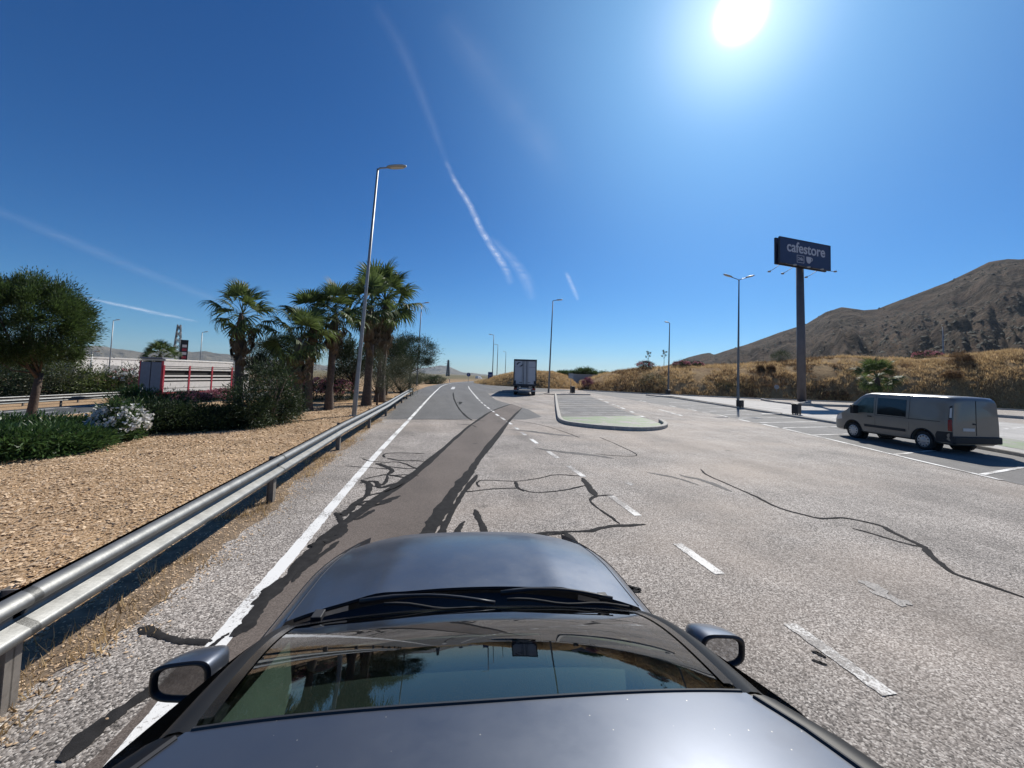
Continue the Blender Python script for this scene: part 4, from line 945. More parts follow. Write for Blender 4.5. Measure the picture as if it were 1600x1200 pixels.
ang_ = rng.random(nx_)*6.28; a_ = np.stack([np.cos(ang_), np.sin(ang_), 0*ang_], 1)*sz[:, None]; b_ = np.stack([-np.sin(ang_), np.cos(ang_), 0*ang_], 1)*sz[:, None]*.6
v = np.stack([cen-a_, cen+b_, cen+a_, cen-b_, cen+np.stack([0*sz, 0*sz, sz*.5], 1)], 1).reshape(-1, 3); k = np.arange(nx_)[:, None]*5
tri = np.concatenate([k+np.array([[0, 1, 4]]), k+np.array([[1, 2, 4]]), k+np.array([[2, 3, 4]]), k+np.array([[3, 0, 4]])])[:, ::-1]
tag(mesh_obj('loose_grit', npmesh('loose_grit', v, None, tri), M['chips']), 'loose grit and pebbles on the dirt strip under the near guardrail', 'grit', kind='stuff')
def grass_mesh(name, cen, hgt, m, seed, blades=7, spread=.12, wd=.012, label=None):
    r = np.random.default_rng(seed); n_ = len(cen)*blades; c = np.repeat(cen, blades, 0)+np.concatenate([r.normal(size=(n_, 2))*spread, np.zeros((n_, 1))], 1)
    hh = np.repeat(hgt, blades)*(.5+.7*r.random(n_)); ln = np.concatenate([r.normal(size=(n_, 2))*.45, np.ones((n_, 1))], 1); ln /= np.linalg.norm(ln, axis=1, keepdims=True)
    s_ = np.cross(ln, r.normal(size=(n_, 3))); s_ /= np.linalg.norm(s_, axis=1, keepdims=True)
    ww = wd*(.6+.8*r.random((n_, 1)))*np.repeat(hgt, blades)[:, None]*2
    tip = c+ln*hh[:, None]; mid = c+ln*hh[:, None]*.5+s_*0
    v = np.stack([c-s_*ww, c+s_*ww, tip], 1).reshape(-1, 3); t_ = np.arange(n_*3).reshape(-1, 3)
    o = mesh_obj(name, npmesh(name, v, None, t_), M[m]); tag(o, label, 'grass', kind='stuff'); return o
ng = 1500; gx = -2.66+rng.normal(size=ng)*.17; gy = 1.2+22*rng.random(ng)**1.6
msk = vnoise(gy*.9, gx*2, 8) > .47; gx, gy = gx[msk], gy[msk]
grass_mesh('dry_tufts', np.stack([gx, gy, 0*gx-.02], 1), .03+.13*rng.random(len(gx))**2.2, 'drygrass', 4, 12, .05, .022, 'dry straw tufts along the foot of the near guardrail')
def surf_points(vv, n_, seed, j0=0, j1=None):
    """random points on a polar sheet's rows j0..j1"""
    r = np.random.default_rng(seed); I, J = vv.shape[0]-1, (j1 or vv.shape[1]-1)
    i = r.random(n_)*I; j = j0+r.random(n_)*(J-j0); i0 = i.astype(int); jj0 = j.astype(int); fi = (i-i0)[:, None]; fj = (j-jj0)[:, None]
    return (vv[i0, jj0]*(1-fi)+vv[i0+1, jj0]*fi)*(1-fj)+(vv[i0, jj0+1]*(1-fi)+vv[i0+1, jj0+1]*fi)*fj
pg = surf_points(bankv[:135], 15000, 2, 0, 11); dn = vnoise(pg[:, 0]*.35, pg[:, 1]*.35, 14)
pg = pg[dn > .40]
grass_mesh('bank_grass', pg, .22+.38*rng.random(len(pg)), 'drygrass', 5, 7, .16, .03, 'tall dry straw coloured grass covering the long bank behind the car park')
pg2 = surf_points(bankv[:135], 6500, 12, 0, 11); dn = vnoise(pg2[:, 0]*.22, pg2[:, 1]*.22, 31); pg2 = pg2[dn > .56]
grass_mesh('brown_weeds', pg2, .3+.45*rng.random(len(pg2)), 'brownscrub', 6, 9, .2, .035, 'brown dead weeds mixed into the long bank behind the car park')
pm = surf_points(moundv, 4500, 3, 0, 8)
grass_mesh('mound_grass', pm, .2+.3*rng.random(len(pm)), 'drygrass', 7, 7, .16, .03, 'dry straw grass on the low mound behind the parked lorry')

# ---- palms
def fan_frond(name, m, nl=22, spread=150, L_=.95, pet=.95, droop=.35, seed=0, close=1.0):
    r = random.Random(seed); v, f = [], []
    pts = [(0, 0, 0), (pet*.5, 0, .05), (pet, 0, 0)]
    for k, (x, y, z) in enumerate(pts):
        w_ = .03-.008*k; v += [(x, -w_, z), (x, w_, z), (x, 0, z-.02)]
    for k in range(2):
        a = k*3; f += [(a, a+1, a+4, a+3), (a+1, a+2, a+5, a+4), (a+2, a, a+3, a+5)]
    for k in range(nl):
        t_ = RAD(-spread/2+spread*k/(nl-1)); t2 = t_*close; ll = L_*(.7+.3*math.cos(t_))*r.uniform(.86, 1.12); w_ = .042*L_
        d = Vector((math.cos(t2), math.sin(t2), 0)); s_ = Vector((-math.sin(t2), math.cos(t2), 0)); b0 = Vector((pet, 0, 0)); i0 = len(v)
        dr = droop*r.uniform(.5, 1.5); tw = r.uniform(-.02, .02)
        m1 = b0+d*ll*.45+Vector((0, 0, .10*math.cos(t_)-.03*dr)); m2 = b0+d*ll*.75+Vector((0, 0, .05-.22*dr)); tp = b0+d*ll*(.98-.12*dr)+Vector((0, 0, -.55*dr-.02))
        v += [tuple(b0-s_*.012), tuple(b0+s_*.012), tuple(m1-s_*w_+Vector((0, 0, tw))), tuple(m1+s_*w_-Vector((0, 0, tw))), tuple(m2-s_*w_*.55), tuple(m2+s_*w_*.55), tuple(tp)]
        f += [(i0, i0+1, i0+3, i0+2), (i0+2, i0+3, i0+5, i0+4), (i0+4, i0+5, i0+6)]
    me = bpy.data.meshes.new(name); me.from_pydata(v, [], f); me.update(); me.materials.append(m); return me
FR = [fan_frond('frond', M['frond'], nl=20, seed=k, droop=.2+.22*k, spread=165+10*k, L_=1.05, pet=1.05) for k in range(4)]
DF = [fan_frond('dead_frond', M['deadfrond'], nl=16, seed=10+k, spread=80, droop=.9, L_=.85, close=.35+.2*k) for k in range(3)]
def palm(label, base, h, crown=1.0, nfr=34, ndead=34, trunk=.24, skirt=1.5, seed=0, lean=(0, 0), zb=0.0, group='fan palms'):
    rd = random.Random(seed); g = thing('fan_palm', label, 'palm tree', (base[0], base[1], zb), 0, group); g.rotation_euler = (lean[0], lean[1], 0)
    hc = h-1.05*crown; bm = bmesh.new(); n_ = 26; pts = []; rad = []
    for k in range(n_):
        t_ = k/(n_-1); z = -.15+(hc+.15)*t_; pts.append((.05*math.sin(3*t_+seed), .05*math.cos(2*t_+seed), z)); rad.append(trunk*(1.25-.45*min(1, t_*4) if t_ < .25 else .8+.1*t_)*(1+.05*(k % 2))*(1 if t_ < .86 else max(.35, 1-(t_-.86)*4.6)))
    tube(bm, pts, rad, 12); bmobj('trunk', bm, M['palmbark'], g, True)
    for k in range(nfr):
        a = k*2.39996+rd.uniform(-.2, .2); t_ = k/(nfr-1); el = RAD(80-122*t_**.95+rd.uniform(-10, 10)); o = link(bpy.data.objects.new('frond', FR[min(3, int(t_*4))]), g)
        o.location = (0, 0, hc-.15*t_*crown); o.rotation_euler = (rd.uniform(-.7, .7), -el, a); s_ = crown*rd.uniform(.72, 1.02); o.scale = (s_, s_, s_)
    for k in range(ndead):
        a = k*2.39996+rd.uniform(-.3, .3); t_ = k/max(1, ndead-1); o = link(bpy.data.objects.new('dead_frond', DF[k % 3]), g)
        z = hc-.08-skirt*.62*t_*rd.uniform(.7, 1.1); o.location = (math.cos(a)*trunk*.5, math.sin(a)*trunk*.5, z); o.rotation_euler = (rd.uniform(-.4, .4), RAD(66+16*t_+rd.uniform(-8, 8)), a); s_ = crown*rd.uniform(.58, .82); o.scale = (s_, s_, s_)
    return g
palm('fan palm beside the red and white livestock lorry, leftmost of the roadside palms', P(368, 648)[:2], 5.6, .93, 24, 40, .2, 2.2, 1)
palm('short fan palm with low drooping crown next to the dark shrub', P(463, 648)[:2], 4.7, 1.0, 24, 34, .2, 1.8, 2)
palm('slim fan palm close behind the short drooping one', P(482, 641)[:2], 5.9, .95, 22, 34, .2, 2.2, 3)
palm('straight fan palm between the slim palm and the leaning lamp post', P(515, 640)[:2], 6.5, 1.1, 26, 34, .22, 2.0, 4)
palm('tallest fan palm with a big full crown and thick dead skirt', P(594, 628)[:2], 9.0, 1.6, 34, 60, .34, 3.6, 5)
palm('fan palm crown half hidden behind the tall lamp post', P(572, 634)[:2], 7.6, 1.25, 24, 38, .27, 2.6, 6)
palm('small distant palm rising over the livestock lorry roof', D(250, 560, 75)[:2], 6.6, 1.35, 30, 8, .3, .8, 7, zb=-1.6, group='distant palms')
palm('short bushy palm on the bank foot above the van roof', D(1371, 620, 66)[:2], 5.0, 1.5, 34, 20, .3, 1.2, 8, group='bank palm', zb=.05)

# ---- trees
def tree(name, label, base, top, crown_c, ext, m, nleaf, leaf, seed, zb=0.0, clumps=90, trunk=.18, forks=5, csize=.16, group=None, shell=.5, lean=(0, 0)):
    g = thing(name, label, 'tree', (base[0], base[1], zb), 0, group); rd = random.Random(seed)
    p, o_, c = blobs(clumps, nleaf, ext, seed, shell, .55, csize, .55); cc = np.array(crown_c); p = p+cc; c = c+cc
    r = np.random.default_rng(seed+1); v, q_ = leaf_cloud(p, o_, leaf[0]*(.6+.8*r.random(len(p))), leaf[1]*(.7+.6*r.random(len(p))), seed)
    mesh_obj('crown', npmesh('crown', v, q_), M[m], g)
    fz = max(.5, crown_c[2]-ext[2]*.95); bm = bmesh.new()
    tube(bm, [(0, 0, -.2), (0, 0, .1), (.04, .02, fz*.5), (lean[0], lean[1], fz)], [trunk*1.5, trunk*1.15, trunk, trunk*.85], 10); tr = bmobj('trunk', bm, M['bark'], g, True)
    tgt = [c[k] for k in np.argsort(r.random(len(c)))[:forks*3]]
    for k in range(forks*3):
        bm = bmesh.new(); e = Vector(tgt[k]); s_ = Vector((lean[0]*.9, lean[1]*.9, fz*(.85 if k < forks else .97))); mid = s_.lerp(e, .5)+Vector((rd.uniform(-.2, .2), rd.uniform(-.2, .2), -.12*ext[2]))
        tube(bm, [s_, mid, e], [trunk*.55 if k < forks else trunk*.3, trunk*.3 if k < forks else trunk*.17, .015], 6); bmobj('limb', bm, M['bark'], tr, True)
    return g
pb = P(48, 655, 0)
tree('pine_tree', 'round crowned pine tree with forked trunk at the far left', (pb.x, pb.y), None, (-.15, -.15, 3.4), (1.65, 1.65, 1.8), 'pine', 80000, (.13, .022), 3, zb=zground(np.array(pb.x), np.array(pb.y)).item(), clumps=300, trunk=.12, forks=4, csize=.085, shell=.5, lean=(.1, .05))
b1 = D(640, 600, 44); tree('pine_tree', 'dark pine leaning over the road edge beside the road bend', (b1.x, b1.y), None, (.1, .2, 4.4), (2.6, 2.4, 2.0), 'pine2', 26000, (.22, .03), 5, clumps=110, trunk=.16, csize=.13, shell=.4)
b1 = D(603, 600, 36); tree('pine_tree', 'broad dark pine behind the tallest palm', (b1.x, b1.y), None, (0, 0, 3.4), (2.3, 2.3, 2.2), 'pine2', 24000, (.2, .03), 15, clumps=90, trunk=.16, csize=.14, shell=.35)
b1 = D(432, 600, 33); tree('pine_tree', 'low dark pine between the first palm and the palm group', (b1.x, b1.y), None, (0, 0, 3.5), (2.2, 2.2, 1.9), 'pine2', 24000, (.2, .03), 6, zb=-.7, clumps=80, trunk=.15, csize=.15, shell=.35)
b1 = D(552, 600, 31); tree('pine_tree', 'shaded pine just left of the tall lamp post, behind the palms', (b1.x, b1.y), None, (0, 0, 3.0), (1.7, 1.7, 1.8), 'pine2', 18000, (.18, .03), 7, clumps=70, trunk=.15, csize=.15, shell=.35)
b1 = D(628, 608, 33); tree('olive_tree', 'grey green bushy tree behind the guardrail end', (b1.x, b1.y), None, (0, 0, 1.75), (1.6, 1.6, 1.7), 'olive', 20000, (.09, .022), 8, clumps=80, trunk=.12, csize=.16, shell=.3)
b1 = D(590, 610, 26); tree('olive_tree', 'thin grey shrubby tree in front of the tallest palm', (b1.x, b1.y), None, (0, 0, 2.2), (1.05, 1.05, 1.5), 'olive', 9000, (.08, .018), 9, clumps=60, trunk=.06, csize=.16, shell=.3)
# ---- shrubs along the verge
lowhedge = [(-25, 714, .9, .36), (12, 714, .95, .38), (50, 712, .9, .36), (88, 705, .85, .36), (118, 701, .65, .3), (-10, 694, .9, .38), (35, 692, .9, .38), (75, 691, .9, .36), (108, 689, .75, .33), (136, 690, .5, .3)]
lowl = ['leftmost front oleander of the low green hedge, cut by the frame', 'second oleander in the front row of the low green hedge', 'third oleander in the front row of the low green hedge', 'fourth oleander in the front row of the low green hedge', 'smallest oleander at the right end of the front hedge row', 'leftmost oleander in the back row of the low hedge', 'back row oleander left of the pine trunk', 'back row oleander right of the pine trunk', 'back row oleander second from the white flowering shrub', 'back row oleander touching the white flowering shrub']
for k, ((x, y, rx, rz_), lb) in enumerate(zip(lowhedge, lowl)):
    p = P(x, y); shrub('oleander_shrub', lb, 'shrub', (p.x, p.y, zground(np.array(p.x), np.array(p.y)).item()), (rx, rx, rz_), 'oleander', 5200, (.13, .03), 100+k, group='low oleander hedge', clumps=70)
p = P(184, 689); shrub('white_oleander', 'white flowering oleander shrub at the gravel edge', 'shrub', p, (.6, .6, .62), 'oleander', 5000, (.12, .028), 120, 'whitefl', 100, .095, clumps=60)
dk = [(232, 676, 1.0, .58, 'darkleaf', 'dark shrub right beside the white flowering one'), (272, 672, .95, .48, 'darkleaf', 'dark shrub below the rear of the livestock lorry'), (312, 671, .9, .45, 'darkleaf', 'dark shrub in front of the lorry wheels'), (345, 670, .8, .45, 'darkleaf', 'dark shrub just left of the first palm trunk'), (388, 668, .85, .95, 'darkleaf', 'dark shrub just right of the first palm trunk'), (420, 664, 1.05, 1.35, 'darkleaf', 'tall dark spiky shrub between the palms'), (440, 658, .7, .9, 'darkleaf', 'dark shrub against the short palm trunk'), (250, 655, 1.0, .6, 'oleander', 'green shrub behind the dark ones, under the lorry corner'), (212, 660, .8, .7, 'oleander', 'green shrub behind the white flowering oleander')]
for k, (x, y, rx, rz_, mm, lb) in enumerate(dk):
    p = P(x, y); shrub('dark_shrub', lb, 'shrub', (p.x, p.y, zground(np.array(p.x), np.array(p.y)).item()), (rx, rx, rz_), mm, 6500, (.12, .028), 140+k, group='dark verge shrubs', clumps=70)
pk = [(300, 33, 1.0, .5, -.9, 'pink oleander by the lorry wheels'), (345, 35, 1.2, .55, -.9, 'pink oleander behind the first palm'), (458, 31, 1.3, .95, -.4, 'pink oleander left of the palm group'), (492, 30, 1.3, .95, -.3, 'pink oleander seen between the two middle palms'), (530, 30, 1.2, .9, -.2, 'pink oleander behind the straight palm')]
for k, (x, d_, rx, rz_, zb, lb) in enumerate(pk):
    p = D(x, 610, d_); shrub('pink_oleander', lb, 'shrub', (p.x, p.y, zground(np.array(p.x), np.array(p.y)).item()), (rx, rx, rz_), 'darkleaf', 5000, (.13, .03), 160+k, 'pinkfl', 150, .1, group='pink oleanders', clumps=60)
# hedge on the far side of the motorway
rd = random.Random(5)
hp = ['left of the pine trunk at the frame edge', 'second from the left frame edge', 'behind the pine trunk', 'just right of the pine trunk', 'under the right side of the pine crown', 'in front of the white warehouse left end', 'in front of the white warehouse middle', 'left of the pink bloom by the lorry', 'touching the rear of the livestock lorry', 'hidden mostly by the lorry']
for k, x in enumerate([-20, 12, 42, 74, 104, 132, 158, 184, 208, 232]):
    p = D(x, 590, 62+1.5*(k % 3)); hh = [2.5, 2.3, 2.4, 2.0, 2.2, 1.45, 1.05, 1.25, 1.8, 1.9][k]
    shrub('roadside_bush', 'olive green bush across the motorway, '+hp[k], 'bush', (p.x, p.y, MWZ-.05), (2.9, 2.9, hh), 'yellowleaf' if k in (4, 6) else 'olive' if k % 2 else 'darkleaf', 5000, (.26, .08), 180+k, 'pinkfl' if k in (7, 8) else 'whitefl' if k == 9 else None, 70, .22, group='bushes across the motorway', clumps=70)
for k, (x, d_, hh, ww) in enumerate([(372, 70, 1.3, 3), (420, 75, 1.5, 3.5), (470, 80, 1.6, 3.5), (530, 80, 1.6, 3.5)]):
    p = D(x, 590, d_); shrub('roadside_bush', 'brown green bush across the motorway, '+['first right of the livestock lorry', 'behind the low dark pine', 'behind the palm group', 'behind the straight palm and lamp'][k], 'bush', (p.x, p.y, MWZ-.05), (ww, ww, hh), 'brownscrub' if k % 2 else 'olive', 3500, (.28, .08), 195+k, group='bushes across the motorway', clumps=60)
# bank bushes
bk = [(1020, 615.5, 0, 2.1, 1.75, 'olive', None, 'large olive brown bush beside the single lamp on the bank foot'), (1036, 615.5, 0, 1.5, 1.25, 'darkleaf', None, 'dark lower bush touching the single lamp pole'), (1138, 620.5, 0, 2.0, 1.15, 'olive', None, 'low olive bush behind the two headed lamp'), (1165, 621.5, 0, 1.7, 1.0, 'darkleaf', None, 'dark low bush right of the two headed lamp'), (1118, 619.5, 0, 1.3, .8, 'brownscrub', None, 'brown bush left of the two headed lamp')]
for k, (x, y, dd_, rx, rz_, mm, fl, lb) in enumerate(bk):
    p = P(x, y); d_ = math.hypot(p.x, p.y)+2.2; p = D(x, 600, d_); shrub('bank_bush', lb, 'bush', (p.x, p.y, .35), (rx, rx, rz_), mm, 9000, (.13, .035), 220+k, fl, 0, group='bushes at the bank foot', clumps=80)
def on_bank(x, ypx, extra):
    d_ = float(np.interp(az_of(x), azs[:120], fd[:120]))+extra; a = az_of(x); k = int(np.clip(np.interp(a, azs[:120], range(120)), 0, 118)); row = bankv[k]; z = float(np.interp(d_, np.hypot(row[:, 0], row[:, 1]), row[:, 2]))
    return Vector((math.sin(a)*d_, math.cos(a)*d_, z-.05))
for k, (x, e, rx, rz_, mm, fl, nfl, lb) in enumerate([(918, 2, .9, 1.0, 'purplefl', 'purplefl', 30, 'purple leaved shrub at the left end of the long bank'), (1008, 13, 1.5, .8, 'darkleaf', 'pinkfl', 90, 'pink flowering oleander on the bank top left of the single lamp'), (1065, 13, 1.4, .7, 'darkleaf', 'pinkfl', 90, 'pink flowering oleander on the bank top right of the single lamp'), (1088, 14, 1.2, .6, 'darkleaf', 'pinkfl', 60, 'small pink oleander farther right on the bank top'), (1220, 16, 1.6, 1.2, 'darkleaf', None, 0, 'round dark bush on the bank top left of the sign post'), (1450, 15, 1.7, .75, 'darkleaf', 'pinkfl', 130, 'wide pink oleander on the bank top above the van'), (1503, 9, 1.1, .8, 'brownscrub', None, 0, 'dead brown bush high on the bank above the van tail'), (1188, 7, .6, .55, 'brownscrub', None, 0, 'small reddish brown bush on the bank face'), (1204, 7, .6, .55, 'brownscrub', None, 0, 'small brown bush left of the sign post on the bank face'), (1490, 4, .9, .6, 'brownscrub', None, 0, 'brown scrub low on the bank right of the small palm')]):
    p = on_bank(x, 0, e); shrub('bank_shrub', lb, 'shrub', p, (rx, rx, rz_), mm, 4200, (.14, .045), 240+k, fl, nfl, .16, group='shrubs on the bank', clumps=50)
for k, x in enumerate([1012, 1037]):   # spindly saplings against the sky
    p = on_bank(x, 0, 13.5); g = thing('sapling', ['spindly sapling on the bank top left of the single lamp', 'spindly sapling on the bank top right beside the single lamp'][k], 'tree', p, 0, 'bank saplings')
    v_, q_ = [], []; r = np.random.default_rng(60+k); pts = np.concatenate([r.normal(size=(60, 3))*.1+np.array(c)[None] for c in [(0, 0, 2.6), (.4, .1, 2.3), (-.4, 0, 2.1), (.2, .3, 2.9), (-.15, 0, 3.1), (.5, 0, 2.9)]])
    v_, q_ = leaf_cloud(pts, r.normal(size=pts.shape), .17, .07, 60+k); mesh_obj('crown', npmesh('crown', v_, q_), M['olive'], g)
    bm = bmesh.new(); tube(bm, [(0, 0, -.1), (.05, 0, 1.2), (0, 0, 3.0)], [.05, .035, .015], 6); bmobj('trunk', bm, M['bark'], g, True)
    for c in [(.4, .1, 2.3), (-.4, 0, 2.1), (.5, 0, 2.9)]:
        bm = bmesh.new(); tube(bm, [(.04, 0, 1.6), c], [.02, .008], 5); bmobj('branch', bm, M['bark'], g, True)
# tree line far behind the lorry, and hedges at the far road
tl = ['leftmost dark tree over the grey wall', 'second dark tree over the grey wall', 'tallest dark tree over the grey wall', 'dark tree right of the tallest over the wall', 'last low dark tree before the bank']
for k, (x, hh) in enumerate([(880, 3.9), (899, 4.1), (917, 5.4), (936, 4.3), (957, 3.9)]):
    p = D(x, 590, 150); tree('far_tree', tl[k], (p.x, p.y), None, (0, 0, hh*.6+.6), (4.6, 3.5, hh*.45), 'pine', 7000, (.5, .16), 300+k, clumps=50, trunk=.2, csize=.16, group='tree line behind the grey wall', zb=-.3, forks=3)
for k, (x, d_, rx, rz_, mm, lb) in enumerate([(648, 72, 1.3, .9, 'olive', 'pale bush under the roadside pine at the road bend'), (672, 76, 1.5, .95, 'darkleaf', 'dark clipped bush left of the road bend'), (683, 78, 1.5, .95, 'darkleaf', 'dark clipped bush nearest to the road bend'), (655, 110, 3, 1.2, 'darkleaf', 'far dark hedge piece behind the road bend')]):
    p = D(x, 600, d_); shrub('bend_bush', lb, 'bush', (p.x, p.y, -.1), (rx, rx, rz_), mm, 4000, (.16, .06), 320+k, group='bushes at the road bend', clumps=50)

# ------------------------------------------------------------------ grey van
def boolean_cut(o, cutters):
    for c in cutters:
        md = o.modifiers.new('cut', 'BOOLEAN'); md.operation = 'DIFFERENCE'; md.object = c; md.solver = 'EXACT'
    bpy.context.view_layer.update(); dg = bpy.context.evaluated_depsgraph_get(); me = bpy.data.meshes.new_from_object(o.evaluated_get(dg))
    o.modifiers.clear(); old = o.data; o.data = me; bpy.data.meshes.remove(old)
    for c in cutters: bpy.data.objects.remove(c)
M['vanpaint'] = mat('taupe_grey_van_paint', (.21, .195, .168), .38, .3, .05, 3, coat=.6)
M['vanplastic'] = mat('van_black_plastic', (.022, .022, .022), .65, 0, .15, 9)
M['redlens'] = mat('red_lamp_lens', (.25, .012, .012), .2, 0, .1)
M['whitelens'] = mat('pale_lamp_lens', (.6, .58, .55), .15, 0, .05)
M['plate'] = mat('number_plate', (.6, .6, .58), .4, 0, .05)
VH = RAD(6)
wc = P(1441, 703); vb = Vector((wc.x, wc.y, 0))+Vector((math.cos(VH), -math.sin(VH), 0))*.95
van = thing('parked_van', 'taupe grey panel van with dark side windows in the bay by the kerb', 'van', vb, -VH); van.scale = (.93, .89, 1.0)
def van_hw(y): return .99-.16*max(0, (y-3.35)/.6)**2-.05*max(0, (-.75-y)/.23)**2
top_tab = [(-.98, 1.80), (-.95, 1.88), (-.85, 1.945), (-.5, 1.965), (1.0, 1.975), (2.2, 1.96), (2.45, 1.90), (2.62, 1.80), (3.25, 1.24), (3.45, 1.12), (3.75, 1.0), (3.88, .88), (3.95, .72)]
def van_side(y, z):
    return van_hw(y)-.115*max(0, z-1.0)**1.15-.03*max(0, (.55-z))/.25
bm = bmesh.new(); rings = []
for y in [-.98, -.965, -.93, -.85, -.7, -.4, 0, .4, .8, 1.2, 1.6, 2.0, 2.2, 2.33, 2.45, 2.54, 2.62, 2.8, 3.0, 3.15, 3.25, 3.35, 3.45, 3.6, 3.75, 3.84, 3.9, 3.95]:
    zt = interp(top_tab, y); zb = .30 if y > -.9 else .36; ring = []
    zs = [zb, zb+.06, .5, .62, .8, 1.0, 1.2, 1.45, 1.7, 1.85]
    half = [(van_side(y, zb)*.9, zb)]
    for z in zs[1:]:
        zz_ = min(z, zt-.10*(zt/1.97)); half.append((van_side(y, zz_), zz_))
    sx_ = van_side(y, zt-.1); half += [(sx_-.03, zt-.045), (sx_-.10, zt-.012), (sx_*.5, zt+.01), (0, zt+.015)]
    pts = half+[(-x, z) for x, z in half[-2::-1]]
    rings.append([bm.verts.new((x, y, z)) for x, z in pts])
nn_ = len(rings[0])
for A_, B_ in zip(rings, rings[1:]):
    for k in range(nn_): bm.faces.new((A_[k], A_[(k+1) % nn_], B_[(k+1) % nn_], B_[k]))
bm.faces.new(rings[0]); bm.faces.new(rings[-1][::-1])
vbody = bmobj('body', bm, M['vanpaint'], None, True)
cut = []
for y in (0, 2.93):
    for s in (-1, 1):
        bm = bmesh.new(); cyl(bm, (s*.62, y, .34), (s*1.3, y, .34), .415, seg=32); cut.append(bmobj('arch_cutter', bm, None))
boolean_cut(vbody, cut); vbody.parent = van; sharp(vbody, 40)
if not vbody.data.materials: vbody.data.materials.append(M['vanpaint'])
for y in (0, 2.93):
    for s in (-1, 1):
        wheel('wheel', van, (s*.86, y, .335), 'y' if False else 'x', .335, .21, 10, sides=(s,))
        bm = bmesh.new(); pts = [(s*(van_side(y, .5)+.006), y+.43*math.cos(a), .34+.43*math.sin(a)) for a in np.linspace(-.05, math.pi+.05, 17)]; tube(bm, pts, .022, 6); bmobj('arch_trim', bm, M['vanplastic'], van, True)
        bm = bmesh.new(); cyl(bm, (s*.60, y, .34), (s*.62, y, .34), .41, seg=24); bmobj('arch_liner', bm, M['vanplastic'], van)
def van_patch(name, poly, s, m, off=.006, par=None, nz=5):
    """polygon (y, z) laid on the van's side"""
    ys = [p[0] for p in poly]; c = Vector((sum(ys)/len(ys), sum(p[1] for p in poly)/len(poly)))
    pts = []
    for a, b_ in zip(poly, poly[1:]+poly[:1]):
        for k in range(6): pts.append((a[0]+(b_[0]-a[0])*k/6, a[1]+(b_[1]-a[1])*k/6))
    v_ = [(s*(van_side(y, z)+off), y, z) for y, z in pts]+[(s*(van_side(c.x, c.y)+off), c.x, c.y)]; n_ = len(pts)
    o = pyobj(name, v_, [(k, (k+1) % n_, n_) for k in range(n_)], m, par or van, False)
    bm = bmesh.new(); bm.from_mesh(o.data); bmesh.ops.recalc_face_normals(bm, faces=bm.faces[:])
    if bm.faces[0].normal.x*s < 0: bmesh.ops.reverse_faces(bm, faces=bm.faces[:])
    bm.to_mesh(o.data); bm.free(); return o
M['seam'] = mat('panel_gap', (.02, .019, .018), .8, 0, .1)
M['cabglass'] = mat('greenish_cab_glass', (.05, .075, .07), .04, 0, .5, 5, coat=.6)
for s in (-1, 1):
    van_patch('door_window', [(1.95, 1.14), (2.88, 1.12), (2.92, 1.2), (2.48, 1.70), (2.36, 1.76), (1.97, 1.77)], s, M['cabglass'])
    van_patch('side_window', [(.62, 1.12), (1.80, 1.12), (1.80, 1.78), (.62, 1.76)], s, M['darkglass'])
    van_patch('side_moulding', [(.62, .57), (2.35, .57), (2.38, .67), (.62, .67)], s, M['vanplastic'], .018)
    for y in (1.88, .50): van_patch('door_seam', [(y-.008, .42), (y+.008, .42), (y+.008, 1.84), (y-.008, 1.84)], s, M['seam'], .003)
    van_patch('door_seam', [(-.6, 1.07), (1.85, 1.07), (1.85, 1.085), (-.6, 1.085)], s, M['seam'], .003)
    van_patch('door_handle', [(2.0, .98), (2.2, .98), (2.2, 1.03), (2.0, 1.03)], s, M['vanplastic'], .03)
    van_patch('tail_light_upper', [(-.955, 1.18), (-.86, 1.18), (-.87, 1.62), (-.945, 1.66)], s, M['vanplastic'], .012)
    van_patch('reversing_light', [(-.945, 1.24), (-.885, 1.24), (-.885, 1.56), (-.94, 1.58)], s, M['whitelens'], .016)
    van_patch('tail_light', [(-.965, .78), (-.85, .80), (-.85, 1.17), (-.96, 1.17)], s, M['redlens'], .014)
    van_patch('bumper_corner', [(-.97, .40), (-.46, .38), (-.44, .62), (-.5, .74), (-.97, .76)], s, M['vanplastic'], .014)
    bm = bmesh.new(); box(bm, s*1.02, s*1.20, 2.66, 2.80, 1.10, 1.38, .03); box(bm, min(s*.93, s*1.03), max(s*.93, s*1.03), 2.72, 2.78, 1.15, 1.20); bmobj('wing_mirror', bm, M['vanplastic'], van)
    van_patch('headlight', [(3.45, .78), (3.82, .72), (3.80, .86), (3.50, 1.02)], s, M['whitelens'], .01)
bm = bmesh.new(); box(bm, -.97, .97, -1.06, -.93, .38, .62, .03); bmobj('rear_bumper', bm, M['vanplastic'], van)
for x in (-.008,): boxo('rear_door_seam', (x, x+.016, -.988, -.981, .66, 1.84), M['seam'], van)
boxo('number_plate', (-.55, -.08, -.993, -.982, .80, .90), M['plate'], van); boxo('rear_handle', (-.14, -.02, -1.0, -.982, 1.02, 1.07), M['vanplastic'], van)
bm = bmesh.new(); vs_ = [bm.verts.new(p) for p in [(-.80, 2.60, 1.80), (.80, 2.60, 1.80), (.86, 3.24, 1.255), (-.86, 3.24, 1.255)]]; bm.faces.new(vs_)
for v_ in bm.verts: v_.co += Vector((0, .018, .022))
bmobj('windscreen', bm, M['darkglass'], van)

